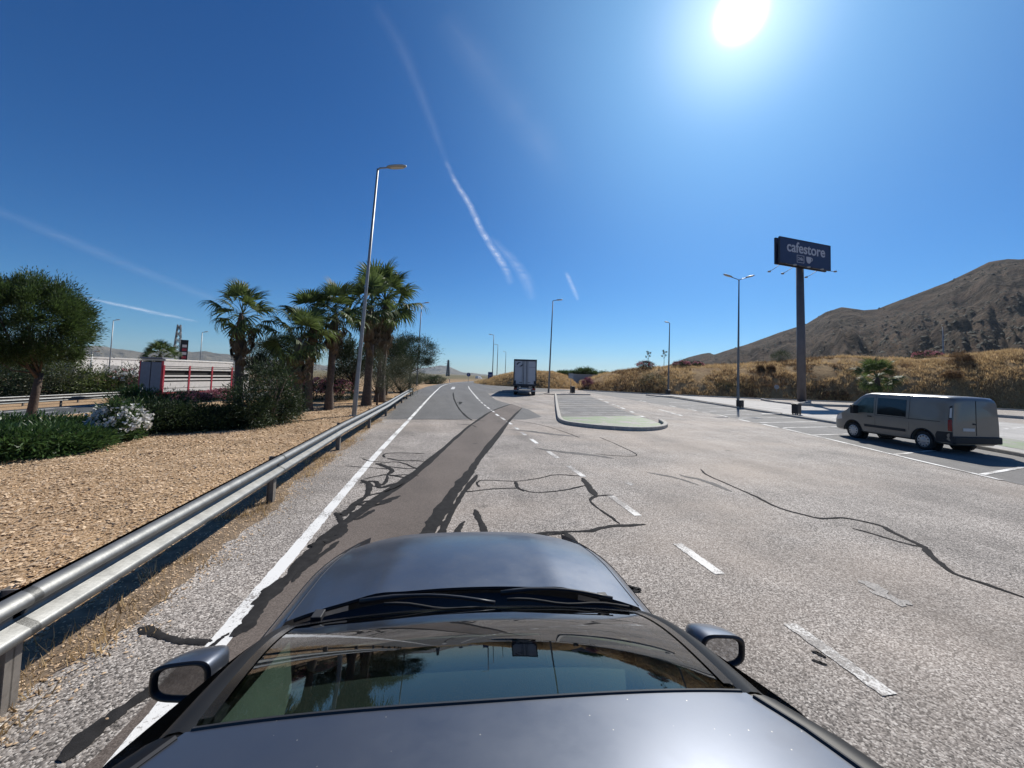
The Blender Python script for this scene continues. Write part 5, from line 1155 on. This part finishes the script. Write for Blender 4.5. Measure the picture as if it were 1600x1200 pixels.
# ------------------------------------------------------------------ parked box lorry
M['lorrygrey'] = mat('grey_white_door_panel', (.52, .53, .55), .5, 0, .05, 2, bump=.05, bscale=10)
M['lorrydark'] = mat('dark_lorry_frame', (.03, .033, .045), .5, .2, .15)
M['lorrysteel'] = mat('lorry_steel', (.28, .28, .29), .45, .6, .12)
lb_ = D(819.3, 619, 42.6); lor = thing('box_lorry', 'white box lorry parked with grey rear doors and dark frame towards the camera', 'lorry', (lb_.x, lb_.y, 0), -RAD(13))
boxo('trailer_body', (-1.26, 1.26, .10, 13.5, 1.12, 3.97), mat('lorry_side', (.6, .6, .62), .5, 0, .05), lor)
for nm, dm in [('rear_frame', (-1.275, -1.17, -.02, .12, 1.05, 3.99)), ('rear_frame', (1.17, 1.275, -.02, .12, 1.05, 3.99)), ('rear_header', (-1.17, 1.17, -.018, .12, 3.80, 3.985)), ('rear_sill', (-1.17, 1.17, -.03, .12, 1.02, 1.24))]: boxo(nm, dm, M['lorrydark'], lor, .008)
for s in (-1, 1):
    dr_ = boxo('rear_door', (min(s*.02, s*1.165), max(s*.02, s*1.165), .03, .09, 1.245, 3.795), M['lorrygrey'], lor, .01)
    for x in (.16, .30):
        bm = bmesh.new(); cyl(bm, (s*x, .005, 1.2), (s*x, .005, 3.82), .024, seg=8); bmobj('lock_bar', bm, M['lorrydark'] if x < .2 else M['lorrysteel'], dr_)
    boxo('lock_handle', (min(s*.28, s*.62), max(s*.28, s*.62), -.01, .015, 1.40, 1.45), M['lorrydark'], dr_)
    boxo('panel_rail', (min(s*.42, s*1.1), max(s*.42, s*1.1), .012, .028, 3.10, 3.14), M['lorrysteel'], dr_)
    for z in (1.5, 2.3, 3.1, 3.6): boxo('hinge', (min(s*1.10, s*1.2), max(s*1.10, s*1.2), -.028, .028, z, z+.07), M['lorrysteel'], dr_)
    boxo('corner_buffer', (min(s*1.0, s*1.17), max(s*1.0, s*1.17), -.08, .028, 1.26, 1.62), M['black'], lor, .01)
    boxo('tail_lamp', (min(s*.85, s*1.2), max(s*.85, s*1.2), -.06, .0, .62, .80), M['redlens'], lor)
    boxo('mudflap', (min(s*.72, s*1.2), max(s*.72, s*1.2), .62, .65, .18, .72), M['rubber'], lor)
    for y in (1.3, 2.6, 3.9): wheel('wheel', lor, (s*1.05, y, .5), 'x', .5, .32, 10, 'steelrim', sides=(s,))
boxo('underrun_bar', (-1.2, 1.2, -.02, .1, .42, .58), M['lorrysteel'], lor, .01); boxo('light_bar', (-.84, .84, -.04, .08, .66, .86), M['lorrysteel'], lor, .01)
boxo('number_plate', (-.28, .28, -.055, -.042, .68, .82), M['plate'], lor); boxo('chassis', (-.45, .45, .11, 12, .75, 1.12), M['lorrydark'], lor)
boxo('cab', (-1.22, 1.22, 13.9, 16.0, .5, 3.6), M['lorrygrey'], lor, .12)
for s in (-1, 1): wheel('wheel', lor, (s*1.05, 15.2, .5), 'x', .5, .32, 10, 'steelrim', sides=(s,))
# swoosh emblem on the left door
def crescent(name, c, r0_, a0, a1, th, m, par, flip=1):
    n_ = 14; v_ = []
    for k in range(n_+1):
        t_ = k/n_; a = a0+(a1-a0)*t_; w_ = th*math.sin(math.pi*t_)**.8
        for rr_ in (r0_-w_*.5, r0_+w_*.5): v_.append((c[0]+flip*rr_*1.35*math.cos(a), c[1], c[2]+flip*rr_*math.sin(a)))
    return pyobj(name, v_, [(2*k, 2*k+1, 2*k+3, 2*k+2) for k in range(n_)], m, par)
crescent('emblem', (-.62, .024, 3.42), .19, RAD(60), RAD(215), .13, M['lorrydark'], lor); crescent('emblem', (-.56, .024, 3.42), .19, RAD(60), RAD(215), .13, M['lorrydark'], lor, -1)
for k in range(3): boxo('emblem_line', (-1.05, -.92+.03*k, .02, .024, 3.30+.1*k, 3.325+.1*k), M['lorrysteel'], lor)

# ------------------------------------------------------------------ livestock lorry on the motorway
M['lwhite'] = mat('white_slats', (.66, .64, .6), .55, .1, .12, 3); M['lred'] = mat('red_frame_paint', (.38, .03, .05), .5, 0, .15, 5)
M['lgrey'] = mat('grey_blue_doors', (.16, .17, .21), .5, .2, .12, 3); M['linside'] = mat('dark_pen_inside', (.02, .018, .016), .9, 0, .2)
a_ = P(252, 613, -.4); liv = thing('livestock_lorry', 'red and white slatted livestock lorry on the motorway', 'lorry', (a_.x, a_.y, MWZ), -RAD(16))
LB, LH, LL, LW = 1.1, 3.0, 7.7, 2.3
boxo('pen_interior', (-LW+.1, -.10, .15, LL-.1, LB+.02, LB+LH-.25), M['linside'], liv)
boxo('deck', (-LW, 0, 0, LL, LB-.14, LB), M['lred'], liv)
boxo('roof', (-LW-.03, .03, .12, LL, LB+LH-.16, LB+LH), M['lwhite'], liv, .03); boxo('roof_hood', (-LW, -.04, -.1, 1.0, LB+LH+.004, LB+LH+.12), M['lgrey'], liv, .03)
for k in range(4):
    y = .06+k*(LL-.12)/3; boxo('side_post', (-.03, .05, y-.075, y+.075, LB, LB+LH-.55), M['lred'], liv)
for (z0, z1) in [(.02, .26), (.30, .74), (.85, .98), (1.12, 1.24), (1.60, 1.72), (1.78, 1.86)]:
    for k in range(3):
        y0 = .14+k*(LL-.12)/3; boxo('slat', (-.04, .02, y0, y0+(LL-.12)/3-.16, LB+z0*1.25, LB+z1*1.25), M['lwhite'], liv)
boxo('top_board', (-.04, .035, .02, LL, LB+LH-.62, LB+LH-.2), M['lwhite'], liv)
for k in range(2): boxo('rear_door', (-LW+.04+k*(LW/2-.02), -LW/2+k*(LW/2)-.06, -.06, .0, LB+.05, LB+LH-.3), M['lgrey'], liv, .01)
for x in (-LW, -.12): boxo('rear_post', (x-.005, x+.125, -.07, .02, LB-.14, LB+LH-.2), M['lred'], liv)
for y in (1.9, 3.1, 6.4):
    for s in (-.25, -LW+.25): wheel('wheel', liv, (s, y, .5), 'x', .5, .3, 8, sides=(1,) if s > -1 else (-1,))
for y in (1.9, 3.1):
    bm = bmesh.new(); tube(bm, [(-.12, y+.56*math.cos(a), .5+.56*math.sin(a)) for a in np.linspace(.1, math.pi-.1, 12)], .05, 6); bmobj('mudguard', bm, M['lred'], liv, True)
boxo('chassis', (-LW*.65, -LW*.35, .3, LL+2.6, .6, LB-.14), M['lred'], liv); boxo('tool_box', (-.6, -.1, 4.3, 5.6, .5, .9), M['lwhite'], liv, .02)
boxo('cab', (-LW, 0, LL+.5, LL+2.5, .7, 3.2), M['lwhite'], liv, .12); boxo('cab_window', (-.05, .006, LL+1.3, LL+2.2, 2.0, 2.8), M['darkglass'], liv)
for s in (-.2, -LW+.2): wheel('wheel', liv, (s, LL+1.6, .5), 'x', .5, .3, 8, sides=(1,) if s > -1 else (-1,))

# ------------------------------------------------------------------ roadside sign on its mast
M['signnavy'] = mat('navy_sign_face', (.032, .045, .105), .45, 0, .08, 1.5); M['signwhite'] = mat('white_sign_letters', (.55, .56, .6), .5, 0, .03)
M['mast'] = mat('dark_mast_paint', (.13, .12, .125), .55, .2, .15, 2)
sl_, sr_ = D(1217, 371, 58.2), D(1295.5, 385, 65.7); ce = (sl_+sr_)/2; wid = math.hypot(sr_.x-sl_.x, sr_.y-sl_.y); rz_ = math.atan2(sr_.y-sl_.y, sr_.x-sl_.x)
zt = (sl_.z+sr_.z)/2; sh = 3.25
sg = thing('roadside_sign', 'navy billboard with pale lettering and a cup symbol on a tall mast by the bank', 'sign', (ce.x, ce.y, 0), rz_)
bm = bmesh.new(); tube(bm, [(.9, 1.15, -.2), (.85, 1.15, 8), (.7, 1.15, zt-sh+1.2)], [.50, .47, .42], 20); bmobj('mast', bm, M['mast'], sg, True)
bm = bmesh.new(); cyl(bm, (.9, 1.15, -.05), (.9, 1.15, .06), .8, seg=20); bmobj('mast_base', bm, M['mast'], sg)
for y0, nm in ((0, 'sign_panel'), (.55, 'rear_sign_panel')):
    pn = boxo(nm, (-wid/2, wid/2, y0-.12, y0+.02, zt-sh, zt), M['signnavy'], sg, .02)
    for dm in [(-wid/2-.04, wid/2+.04, y0-.16, y0+.05, zt-.02, zt+.08), (-wid/2-.04, wid/2+.04, y0-.16, y0+.05, zt-sh-.08, zt-sh+.02), (-wid/2-.06, -wid/2+.02, y0-.15, y0+.04, zt-sh, zt), (wid/2-.02, wid/2+.06, y0-.15, y0+.04, zt-sh, zt)]: boxo('frame_rail', dm, M['lorrydark'], pn)
for x in (-wid*.4, 0, wid*.4):
    for z in (zt-.5, zt-sh+.4): boxo('spacer', (x-.06, x+.06, .03, .41, z-.06, z+.06), M['mast'], sg)
def text_obj(name, s_, size, loc, m, parent, bold=.0, sx=1.0):
    cu = bpy.data.curves.new(name, 'FONT'); cu.body = s_; cu.size = size; cu.extrude = .012; cu.offset = bold; cu.align_x = 'CENTER'; cu.align_y = 'CENTER'
    o = bpy.data.objects.new(name, cu); COL.objects.link(o); bpy.context.view_layer.update()
    me = bpy.data.meshes.new_from_object(o.evaluated_get(bpy.context.evaluated_depsgraph_get())); bpy.data.objects.remove(o)
    me.materials.clear(); t_ = mesh_obj(name, me, m, parent); t_.rotation_euler = (RAD(90), 0, 0); t_.location = loc; t_.scale = (sx, 1, 1); return t_
text_obj('lettering', 'cafestore', 1.9, (.1, -.135, zt-1.05), M['signwhite'], sg, .03, .98)
text_obj('small_lettering', '24h', .62, (-.95, -.135, zt-2.42), M['signwhite'], sg, .008)
for dm in [(-1.6, -.32, zt-1.93, zt-1.98), (-1.6, -.32, zt-2.9, zt-2.85), (-1.6, -1.55, zt-2.85, zt-1.98), (-.37, -.32, zt-2.85, zt-1.98)]: boxo('badge_border', (dm[0], dm[1], -.15, -.122, min(dm[2:]), max(dm[2:])), M['signwhite'], sg)
bm = bmesh.new(); cup = [(-.0, 0)]+[(-.52+.0*k, 0) for k in ()]
pts = [(.1, zt-1.95), (.95, zt-1.95), (.95, zt-2.35), (.86, zt-2.62), (.70, zt-2.80), (.35, zt-2.80), (.19, zt-2.62), (.1, zt-2.35)]
f0 = [bm.verts.new((x, -.15, z)) for x, z in pts]; f1 = [bm.verts.new((x, -.122, z)) for x, z in pts]; bm.faces.new(f0); bm.faces.new(f1[::-1])
for k in range(8): bm.faces.new((f0[k], f0[(k+1) % 8], f1[(k+1) % 8], f1[k]))
bmobj('cup_symbol', bm, M['signwhite'], sg)
bm = bmesh.new(); tube(bm, [(.93+.26*math.sin(a), -.137, zt-2.25+.2*math.cos(a)) for a in np.linspace(0, math.pi, 9)], .05, 6); bmobj('cup_handle', bm, M['signwhite'], sg, True)
for y0, sgn, xs_ in ((-.05, -1, (-3.6, -1.2, 1.2, 3.6)), (.6, 1, (-3.6, -1.2, 3.2))):
    for x in xs_:
        bm = bmesh.new(); tube(bm, [(x, y0, zt-sh), (x-.1, y0+sgn*.9, zt-sh-.45), (x-.15, y0+sgn*1.35, zt-sh-.55)], .035, 6); ar = bmobj('floodlight_arm', bm, M['lorrysteel'], sg, True)
        boxo('floodlight', (x-.30, x+.02, y0+sgn*1.35-.12, y0+sgn*1.35+.12, zt-sh-.68, zt-sh-.5), M['lamp'], ar, .02)

# ------------------------------------------------------------------ bins, small signs
def litter_bin(label, p, h, w_, zb=0.0):
    g = thing('litter_bin', label, 'bin', (p[0], p[1], zb), RAD(12), 'litter bins')
    bm = bmesh.new(); box(bm, -w_/2, w_/2, -w_/2, w_/2, .06, h*.88, .03); bmobj('body', bm, M['black'], g)
    bm = bmesh.new(); box(bm, -w_/2-.025, w_/2+.025, -w_/2-.025, w_/2+.025, h*.88+.002, h*.95, .015); bmobj('rim', bm, M['black'], g)
    bm = bmesh.new(); box(bm, -w_/2+.03, w_/2-.03, -w_/2+.03, w_/2-.03, h*.952, h, .02); bmobj('lid', bm, M['black'], g)
    for sx_ in (-1, 1):
        for sy_ in (-1, 1): boxo('foot', (sx_*w_*.35-.03, sx_*w_*.35+.03, sy_*w_*.35-.03, sy_*w_*.35+.03, -.01, .058), M['black'], g)
    return g
litter_bin('black litter bin on the paved strip left of the van', P(1244.5, 647.5, K), .78, .42, K-.01)
litter_bin('black litter bin at the foot of the two headed lamp', P(1151.5, 635.5, K)+Vector((-.1, -.45, 0)), .62, .42, K-.01)
litter_bin('black litter bin at the foot of the single headed lamp', P(1042, 617)+Vector((-.2, -.6, 0)), .8, .5)
litter_bin('black litter bin by the island end under the small grey sign', P(894.5, 614.5), .95, .5)
M['blue'] = mat('blue_sign_face', (.02, .06, .2), .4, 0, .1, 2); M['signgrey'] = mat('grey_sign_back', (.3, .31, .33), .5, .4, .08)
def road_sign(label, p, zc, w_, h_, m, round_=False, legs=1, rz=0.0, marks=()):
    g = thing('road_sign', label, 'road sign', (p[0], p[1], 0), rz)
    for k in range(legs):
        x = 0 if legs == 1 else (-.35+.7*k)*w_; bm = bmesh.new(); cyl(bm, (x, .03, -.1), (x, .03, zc+h_*.4), .035, seg=8); bmobj('post', bm, M['lorrysteel'], g)
    bm = bmesh.new()
    if round_: cyl(bm, (0, -.012, zc), (0, .0, zc), w_/2, seg=24)
    else: box(bm, -w_/2, w_/2, -.02, 0, zc-h_/2, zc+h_/2, .004)
    bmobj('panel', bm, m, g)
    for (x0, x1, z0, z1) in marks: boxo('marking', (x0, x1, -.03, -.0215, zc+z0, zc+z1), M['signwhite'], g)
    return g
road_sign('blue rectangular road sign at the left end of the grassy mound', D(766, 590, 87)[:2], 1.95, 1.05, 1.55, M['blue'], False, 2, -RAD(8), [(-.38, .38, .1, .2), (-.3, .3, -.1, -.03)])
g = road_sign('round blue arrow sign in the middle of the road bend', D(732, 590, 100)[:2], 1.95, 1.0, 1.0, M['blue'], True, 1, -RAD(4), [(-.05, .05, -.25, .25)])
bm = bmesh.new(); vs_ = [bm.verts.new(p) for p in [(-.17, -.03, 2.05), (.17, -.03, 2.05), (0, -.03, 2.28)]]; bm.faces.new(vs_); bmobj('arrow_head', bm, M['signwhite'], g)
road_sign('small grey square sign on a post beside the island bin', P(893, 614.3)[:2]+Vector((-.35, .0)) if False else (P(891.5, 614)[0], P(891.5, 614)[1]), 2.35, .68, .68, M['signgrey'], False, 1, -RAD(18))
pb_ = on_bank(1213.5, 0, 1.2); road_sign('round grey sign disc in the grass left of the sign mast', (pb_.x, pb_.y), 1.75, .62, .62, M['signgrey'], True, 1, -RAD(40))
for k, (x, d_) in enumerate([(702, 92), (756, 84)]):   # marker posts at the bend
    p = D(x, 600, d_); g = thing('marker_post', ['low red and white marker post at the road bend', 'white marker stub at the mound end'][k], 'post', (p.x, p.y, 0)); boxo('post', (-.08, .08, -.05, .05, -.05, .75), M['wall'], g); boxo('band', (-.083, .083, -.053, .053, .45, .6), M['lred'] if k == 0 else M['black'], g)
# ------------------------------------------------------------------ far buildings and masts
wl, wr = D(118, 560, 118), D(250, 560, 130)
wh = thing('warehouse', 'long white warehouse across the motorway left of the livestock lorry', 'building', (wl.x, wl.y, MWZ-.1), math.atan2(wr.y-wl.y, wr.x-wl.x))
WL_ = math.hypot(wr.x-wl.x, wr.y-wl.y); hw_ = D(170, 558.3, 122).z-MWZ
boxo('wall', (0, WL_, 0, 18, 0, hw_-.25), M['wall'], wh); boxo('parapet', (-.1, WL_+.1, -.1, 18.1, hw_-.248, hw_+.1), mat('pale_parapet', (.6, .59, .57), .7, 0, .05), wh)
for k in range(5): boxo('panel_joint', (WL_*(k+1)/6-.03, WL_*(k+1)/6+.03, -.015, -.002, 0, hw_-.3), M['greywall'], wh)
boxo('door', (WL_*.3, WL_*.3+3, -.04, -.003, 0, 3), M['greywall'], wh)
gw = thing('boundary_wall', 'grey wall under the dark tree line right of the lorry', 'wall', (0, 0, 0)); p0, p1 = D(894, 590, 118), D(934, 590, 118)
gw.location = (p0.x, p0.y, 0); gw.rotation_euler = (0, 0, math.atan2(p1.y-p0.y, p1.x-p0.x)); wl_ = (p1-p0).xy.length; zt_ = D(910, 584.6, 118).z
boxo('wall_face', (0, wl_, 0, .3, -.1, zt_-.12), M['greywall'], gw); boxo('coping', (-.05, wl_+.05, -.04, .34, zt_-.118, zt_), M['kerb'], gw)
for k in range(5): boxo('pier', (wl_*k/4-.15, wl_*k/4+.15, -.06, -.002, -.1, zt_-.12), M['greywall'], gw)
rp = flat('ramp_road', [tuple(P(x, y)[:2]) for x, y in [(882, 606.8), (909, 608), (912, 603), (907, 597), (886, 596.5)]], .002, M['pave'], kind='structure')
def pylon(label, p, h_, zb, wd=.12, arms=True, scale=1.0):
    g = thing('lattice_mast', label, 'pylon', (p[0], p[1], zb), .3); hw0, hw1 = h_*.075, h_*.02; cs = [(-1, -1), (1, -1), (1, 1), (-1, 1)]
    for sx_, sy_ in cs:
        bm = bmesh.new(); cyl(bm, (sx_*hw0, sy_*hw0, -.3), (sx_*hw1, sy_*hw1, h_), wd, seg=6); bmobj('leg', bm, M['lattice'], g)
    bm = bmesh.new(); n_ = 9
    for k in range(n_):
        t0, t1 = k/n_, (k+1)/n_; w0, w1 = hw0+(hw1-hw0)*t0, hw0+(hw1-hw0)*t1
        for i in range(4):
            a, b_ = cs[i], cs[(i+1) % 4]; cyl(bm, (a[0]*w0, a[1]*w0, h_*t0), (b_[0]*w1, b_[1]*w1, h_*t1), wd*.6, seg=4); cyl(bm, (b_[0]*w0, b_[1]*w0, h_*t0), (a[0]*w1, a[1]*w1, h_*t1), wd*.6, seg=4)
    o = bmobj('bracing', bm, M['lattice'], g); o['kind'] = 'stuff'
    if arms:
        for z, l_ in ((.72, .13), (.82, .17), (.92, .12)): boxo('cross_arm', (-h_*l_, h_*l_, -.12, .12, h_*z-.15, h_*z+.1), M['lattice'], g)
    return g
pp = D(276, 560, 190); pylon('lattice pylon rising behind the livestock lorry', pp, D(276, 507, 190).z+5, -5, .16, False)
pp = D(699.5, 590, 420); pylon('distant thin power mast in front of the blue mountain', pp, D(699.5, 562.5, 420).z+6, -6, .45, True)
pp = D(286.5, 560, 105); tz = D(286.5, 531, 105).z-MWZ; tt_ = thing('price_totem', 'black totem sign with red and white panels behind the livestock lorry', 'sign', (pp.x, pp.y, MWZ), RAD(28))
boxo('column', (-.62, .62, -.2, .2, 0, tz), M['black'], tt_, .04)
for k, mm in enumerate(['wall', 'lred', 'wall', 'lred', 'wall']): boxo('panel', (-.32, .42, -.24, -.202, tz-1.0-.78*k-.55, tz-1.0-.78*k), M[mm], tt_)
# small far cars
M['carwhite'] = mat('white_car_paint', (.7, .7, .7), .3, 0, .03, coat=.6)
def small_car(label, p, zb, rz, m='carwhite', van_=False):
    g = thing('passing_car', label, 'car', (p[0], p[1], zb), rz); bm = bmesh.new(); prof_ = [(-2.1, .35), (-2.15, .8), (-1.9, .98), (-1.35, 1.4), (.3, 1.45), (1.0, 1.0), (1.9, .85), (2.1, .65), (2.1, .35)]
    if van_: prof_ = [(-2.4, .35), (-2.4, 2.1), (.9, 2.15), (1.6, 1.35), (2.3, 1.15), (2.4, .7), (2.4, .35)]
    A_ = [bm.verts.new((-.86 if z < 1.05 else -.7, y, z)) for y, z in prof_]; B_ = [bm.verts.new((.86 if z < 1.05 else .7, y, z)) for y, z in prof_]; n_ = len(prof_)
    bm.faces.new(A_); bm.faces.new(B_[::-1])
    for k in range(n_): bm.faces.new((A_[k], A_[(k+1) % n_], B_[(k+1) % n_], B_[k]))
    bmobj('body', bm, M[m], g)
    for s in (-1, 1):
        boxo('side_window', (min(s*.75, s*.80), max(s*.75, s*.80), -1.2, .45, 1.02, 1.36), M['darkglass'], g)
        for y in (-1.35, 1.3): wheel('wheel', g, (s*.78, y, .32), 'x', .32, .2, 6, sides=(s,))
    return g
c_ = mw_pt(-14, 52); small_car('white car on the far carriageway seen between the palms', c_, MWZ, -RAD(9))
c_ = D(748, 590, 190); small_car('tiny white van far along the road left of the blue sign', c_, -.9, -RAD(30), van_=True)

# ------------------------------------------------------------------ contrails, high above
def contrail_mat(name, dens, sc):
    m, t, b, L = base_mat(name); t.nodes.remove(b)
    uv = N(t, 'ShaderNodeAttribute', attribute_name='prof'); tc = N(t, 'ShaderNodeTexCoord')
    n = N(t, 'ShaderNodeTexNoise', Scale=sc, Detail=6.0, Roughness=.65); L.new(tc.outputs['Object'], n.inputs['Vector'])
    r = ramp(t, [(.35, .25), (.65, 1.0)]); L.new(n.outputs['Fac'], r.inputs[0])
    mu = N(t, 'ShaderNodeMath', operation='MULTIPLY'); L.new(uv.outputs['Fac'], mu.inputs[0]); L.new(r.outputs[0], mu.inputs[1])
    m2 = N(t, 'ShaderNodeMath', operation='MULTIPLY'); L.new(mu.outputs[0], m2.inputs[0]); m2.inputs[1].default_value = dens
    tr = N(t, 'ShaderNodeBsdfTransparent'); tl_ = N(t, 'ShaderNodeBsdfTranslucent'); tl_.inputs[0].default_value = (.95, .95, .95, 1)
    ms = N(t, 'ShaderNodeMixShader'); L.new(m2.outputs[0], ms.inputs[0]); L.new(tr.outputs[0], ms.inputs[1]); L.new(tl_.outputs[0], ms.inputs[2]); L.new(ms.outputs[0], t.nodes['Material Output'].inputs['Surface']); return m
ALT = 7000.0
def contrail(label, path, dens, sc=.0012, seed=0):
    """path: (px, py, half width px); laid out on the plane at flight altitude"""
    rd = random.Random(seed); pts = []
    for i in range(len(path)-1):
        for k in range(8):
            t_ = k/8; pts.append([path[i][j]+(path[i+1][j]-path[i][j])*t_ for j in range(3)])
    pts.append(list(path[-1])); n_ = len(pts); v_, pr = [], []
    for i, (x, y, w_) in enumerate(pts):
        a, b_ = pts[max(0, i-1)], pts[min(n_-1, i+1)]; dx, dy = b_[0]-a[0], b_[1]-a[1]; l_ = math.hypot(dx, dy); nx, ny = -dy/l_, dx/l_
        e = math.sin(math.pi*min(1, max(0, i/(n_-1))))**.5; j = rd.uniform(-.5, .5)*min(1, w_*.3)
        for s in (-1, -.5, 0, .5, 1):
            p = P(x+nx*(w_*s+j), y+ny*(w_*s+j), ALT); v_.append(p); pr.append(e*math.exp(-3.2*s*s)*(1 if abs(s) < 1 else 0))
    f_ = [(i*5+k, i*5+k+1, (i+1)*5+k+1, (i+1)*5+k) for i in range(n_-1) for k in range(4)]
    o = pyobj('contrail', v_, f_, contrail_mat('contrail_ice', dens, sc)); at = o.data.attributes.new('prof', 'FLOAT', 'POINT'); at.data.foreach_set('value', pr)
    return tag(o, label, 'contrail', kind='stuff')
contrail('wispy white contrail in the middle of the sky', [(696, 250, 5), (712, 285, 5), (735, 322, 6), (752, 360, 6), (772, 392, 7), (788, 416, 7), (800, 445, 8)], .42, .0012, 1)
contrail('faint upper trail leading into the wispy contrail', [(585, 5, 14), (625, 70, 14), (660, 150, 11), (690, 235, 8), (708, 280, 5)], .045, .0008, 7)
contrail('faint spread out contrail right of the wispy one', [(765, 370, 6), (800, 405, 9), (822, 435, 12), (832, 470, 9)], .16, .001, 2)
contrail('short faint contrail above the lamp right of the lorry', [(884, 425, 4), (890, 438, 5), (897, 453, 5), (904, 470, 4)], .32, .001, 3)
contrail('thin straight contrail low on the left between pine and palm', [(128, 464, 2), (180, 475, 3), (240, 488, 3.5), (312, 503, 2.5)], .4, .0006, 4)
contrail('broad very faint contrail at the left edge of the sky', [(-40, 315, 9), (60, 355, 11), (160, 398, 11), (300, 455, 9), (420, 500, 7)], .06, .0006, 5)
contrail('faint veil of cloud in the upper middle sky', [(690, 20, 30), (760, 110, 40), (830, 200, 40), (880, 290, 30)], .05, .0004, 6)

# ------------------------------------------------------------------ haze
bm = bmesh.new(); box(bm, -11200, 11200, -11200, 11200, -340, 480); hz = bmobj('haze', bm, None)
m = bpy.data.materials.new('hazy_air'); m.use_nodes = True; t = m.node_tree; t.nodes.clear(); ou = N(t, 'ShaderNodeOutputMaterial'); vo = N(t, 'ShaderNodeVolumePrincipled')
vo.inputs['Color'].default_value = (.72, .85, 1, 1); vo.inputs['Density'].default_value = 3.2e-5; vo.inputs['Anisotropy'].default_value = .2
t.links.new(vo.outputs[0], ou.inputs['Volume']); hz.data.materials.append(m); hz['kind'] = 'stuff'; hz['label'] = 'thin blue haze over the distant mountains'; hz['category'] = 'haze'
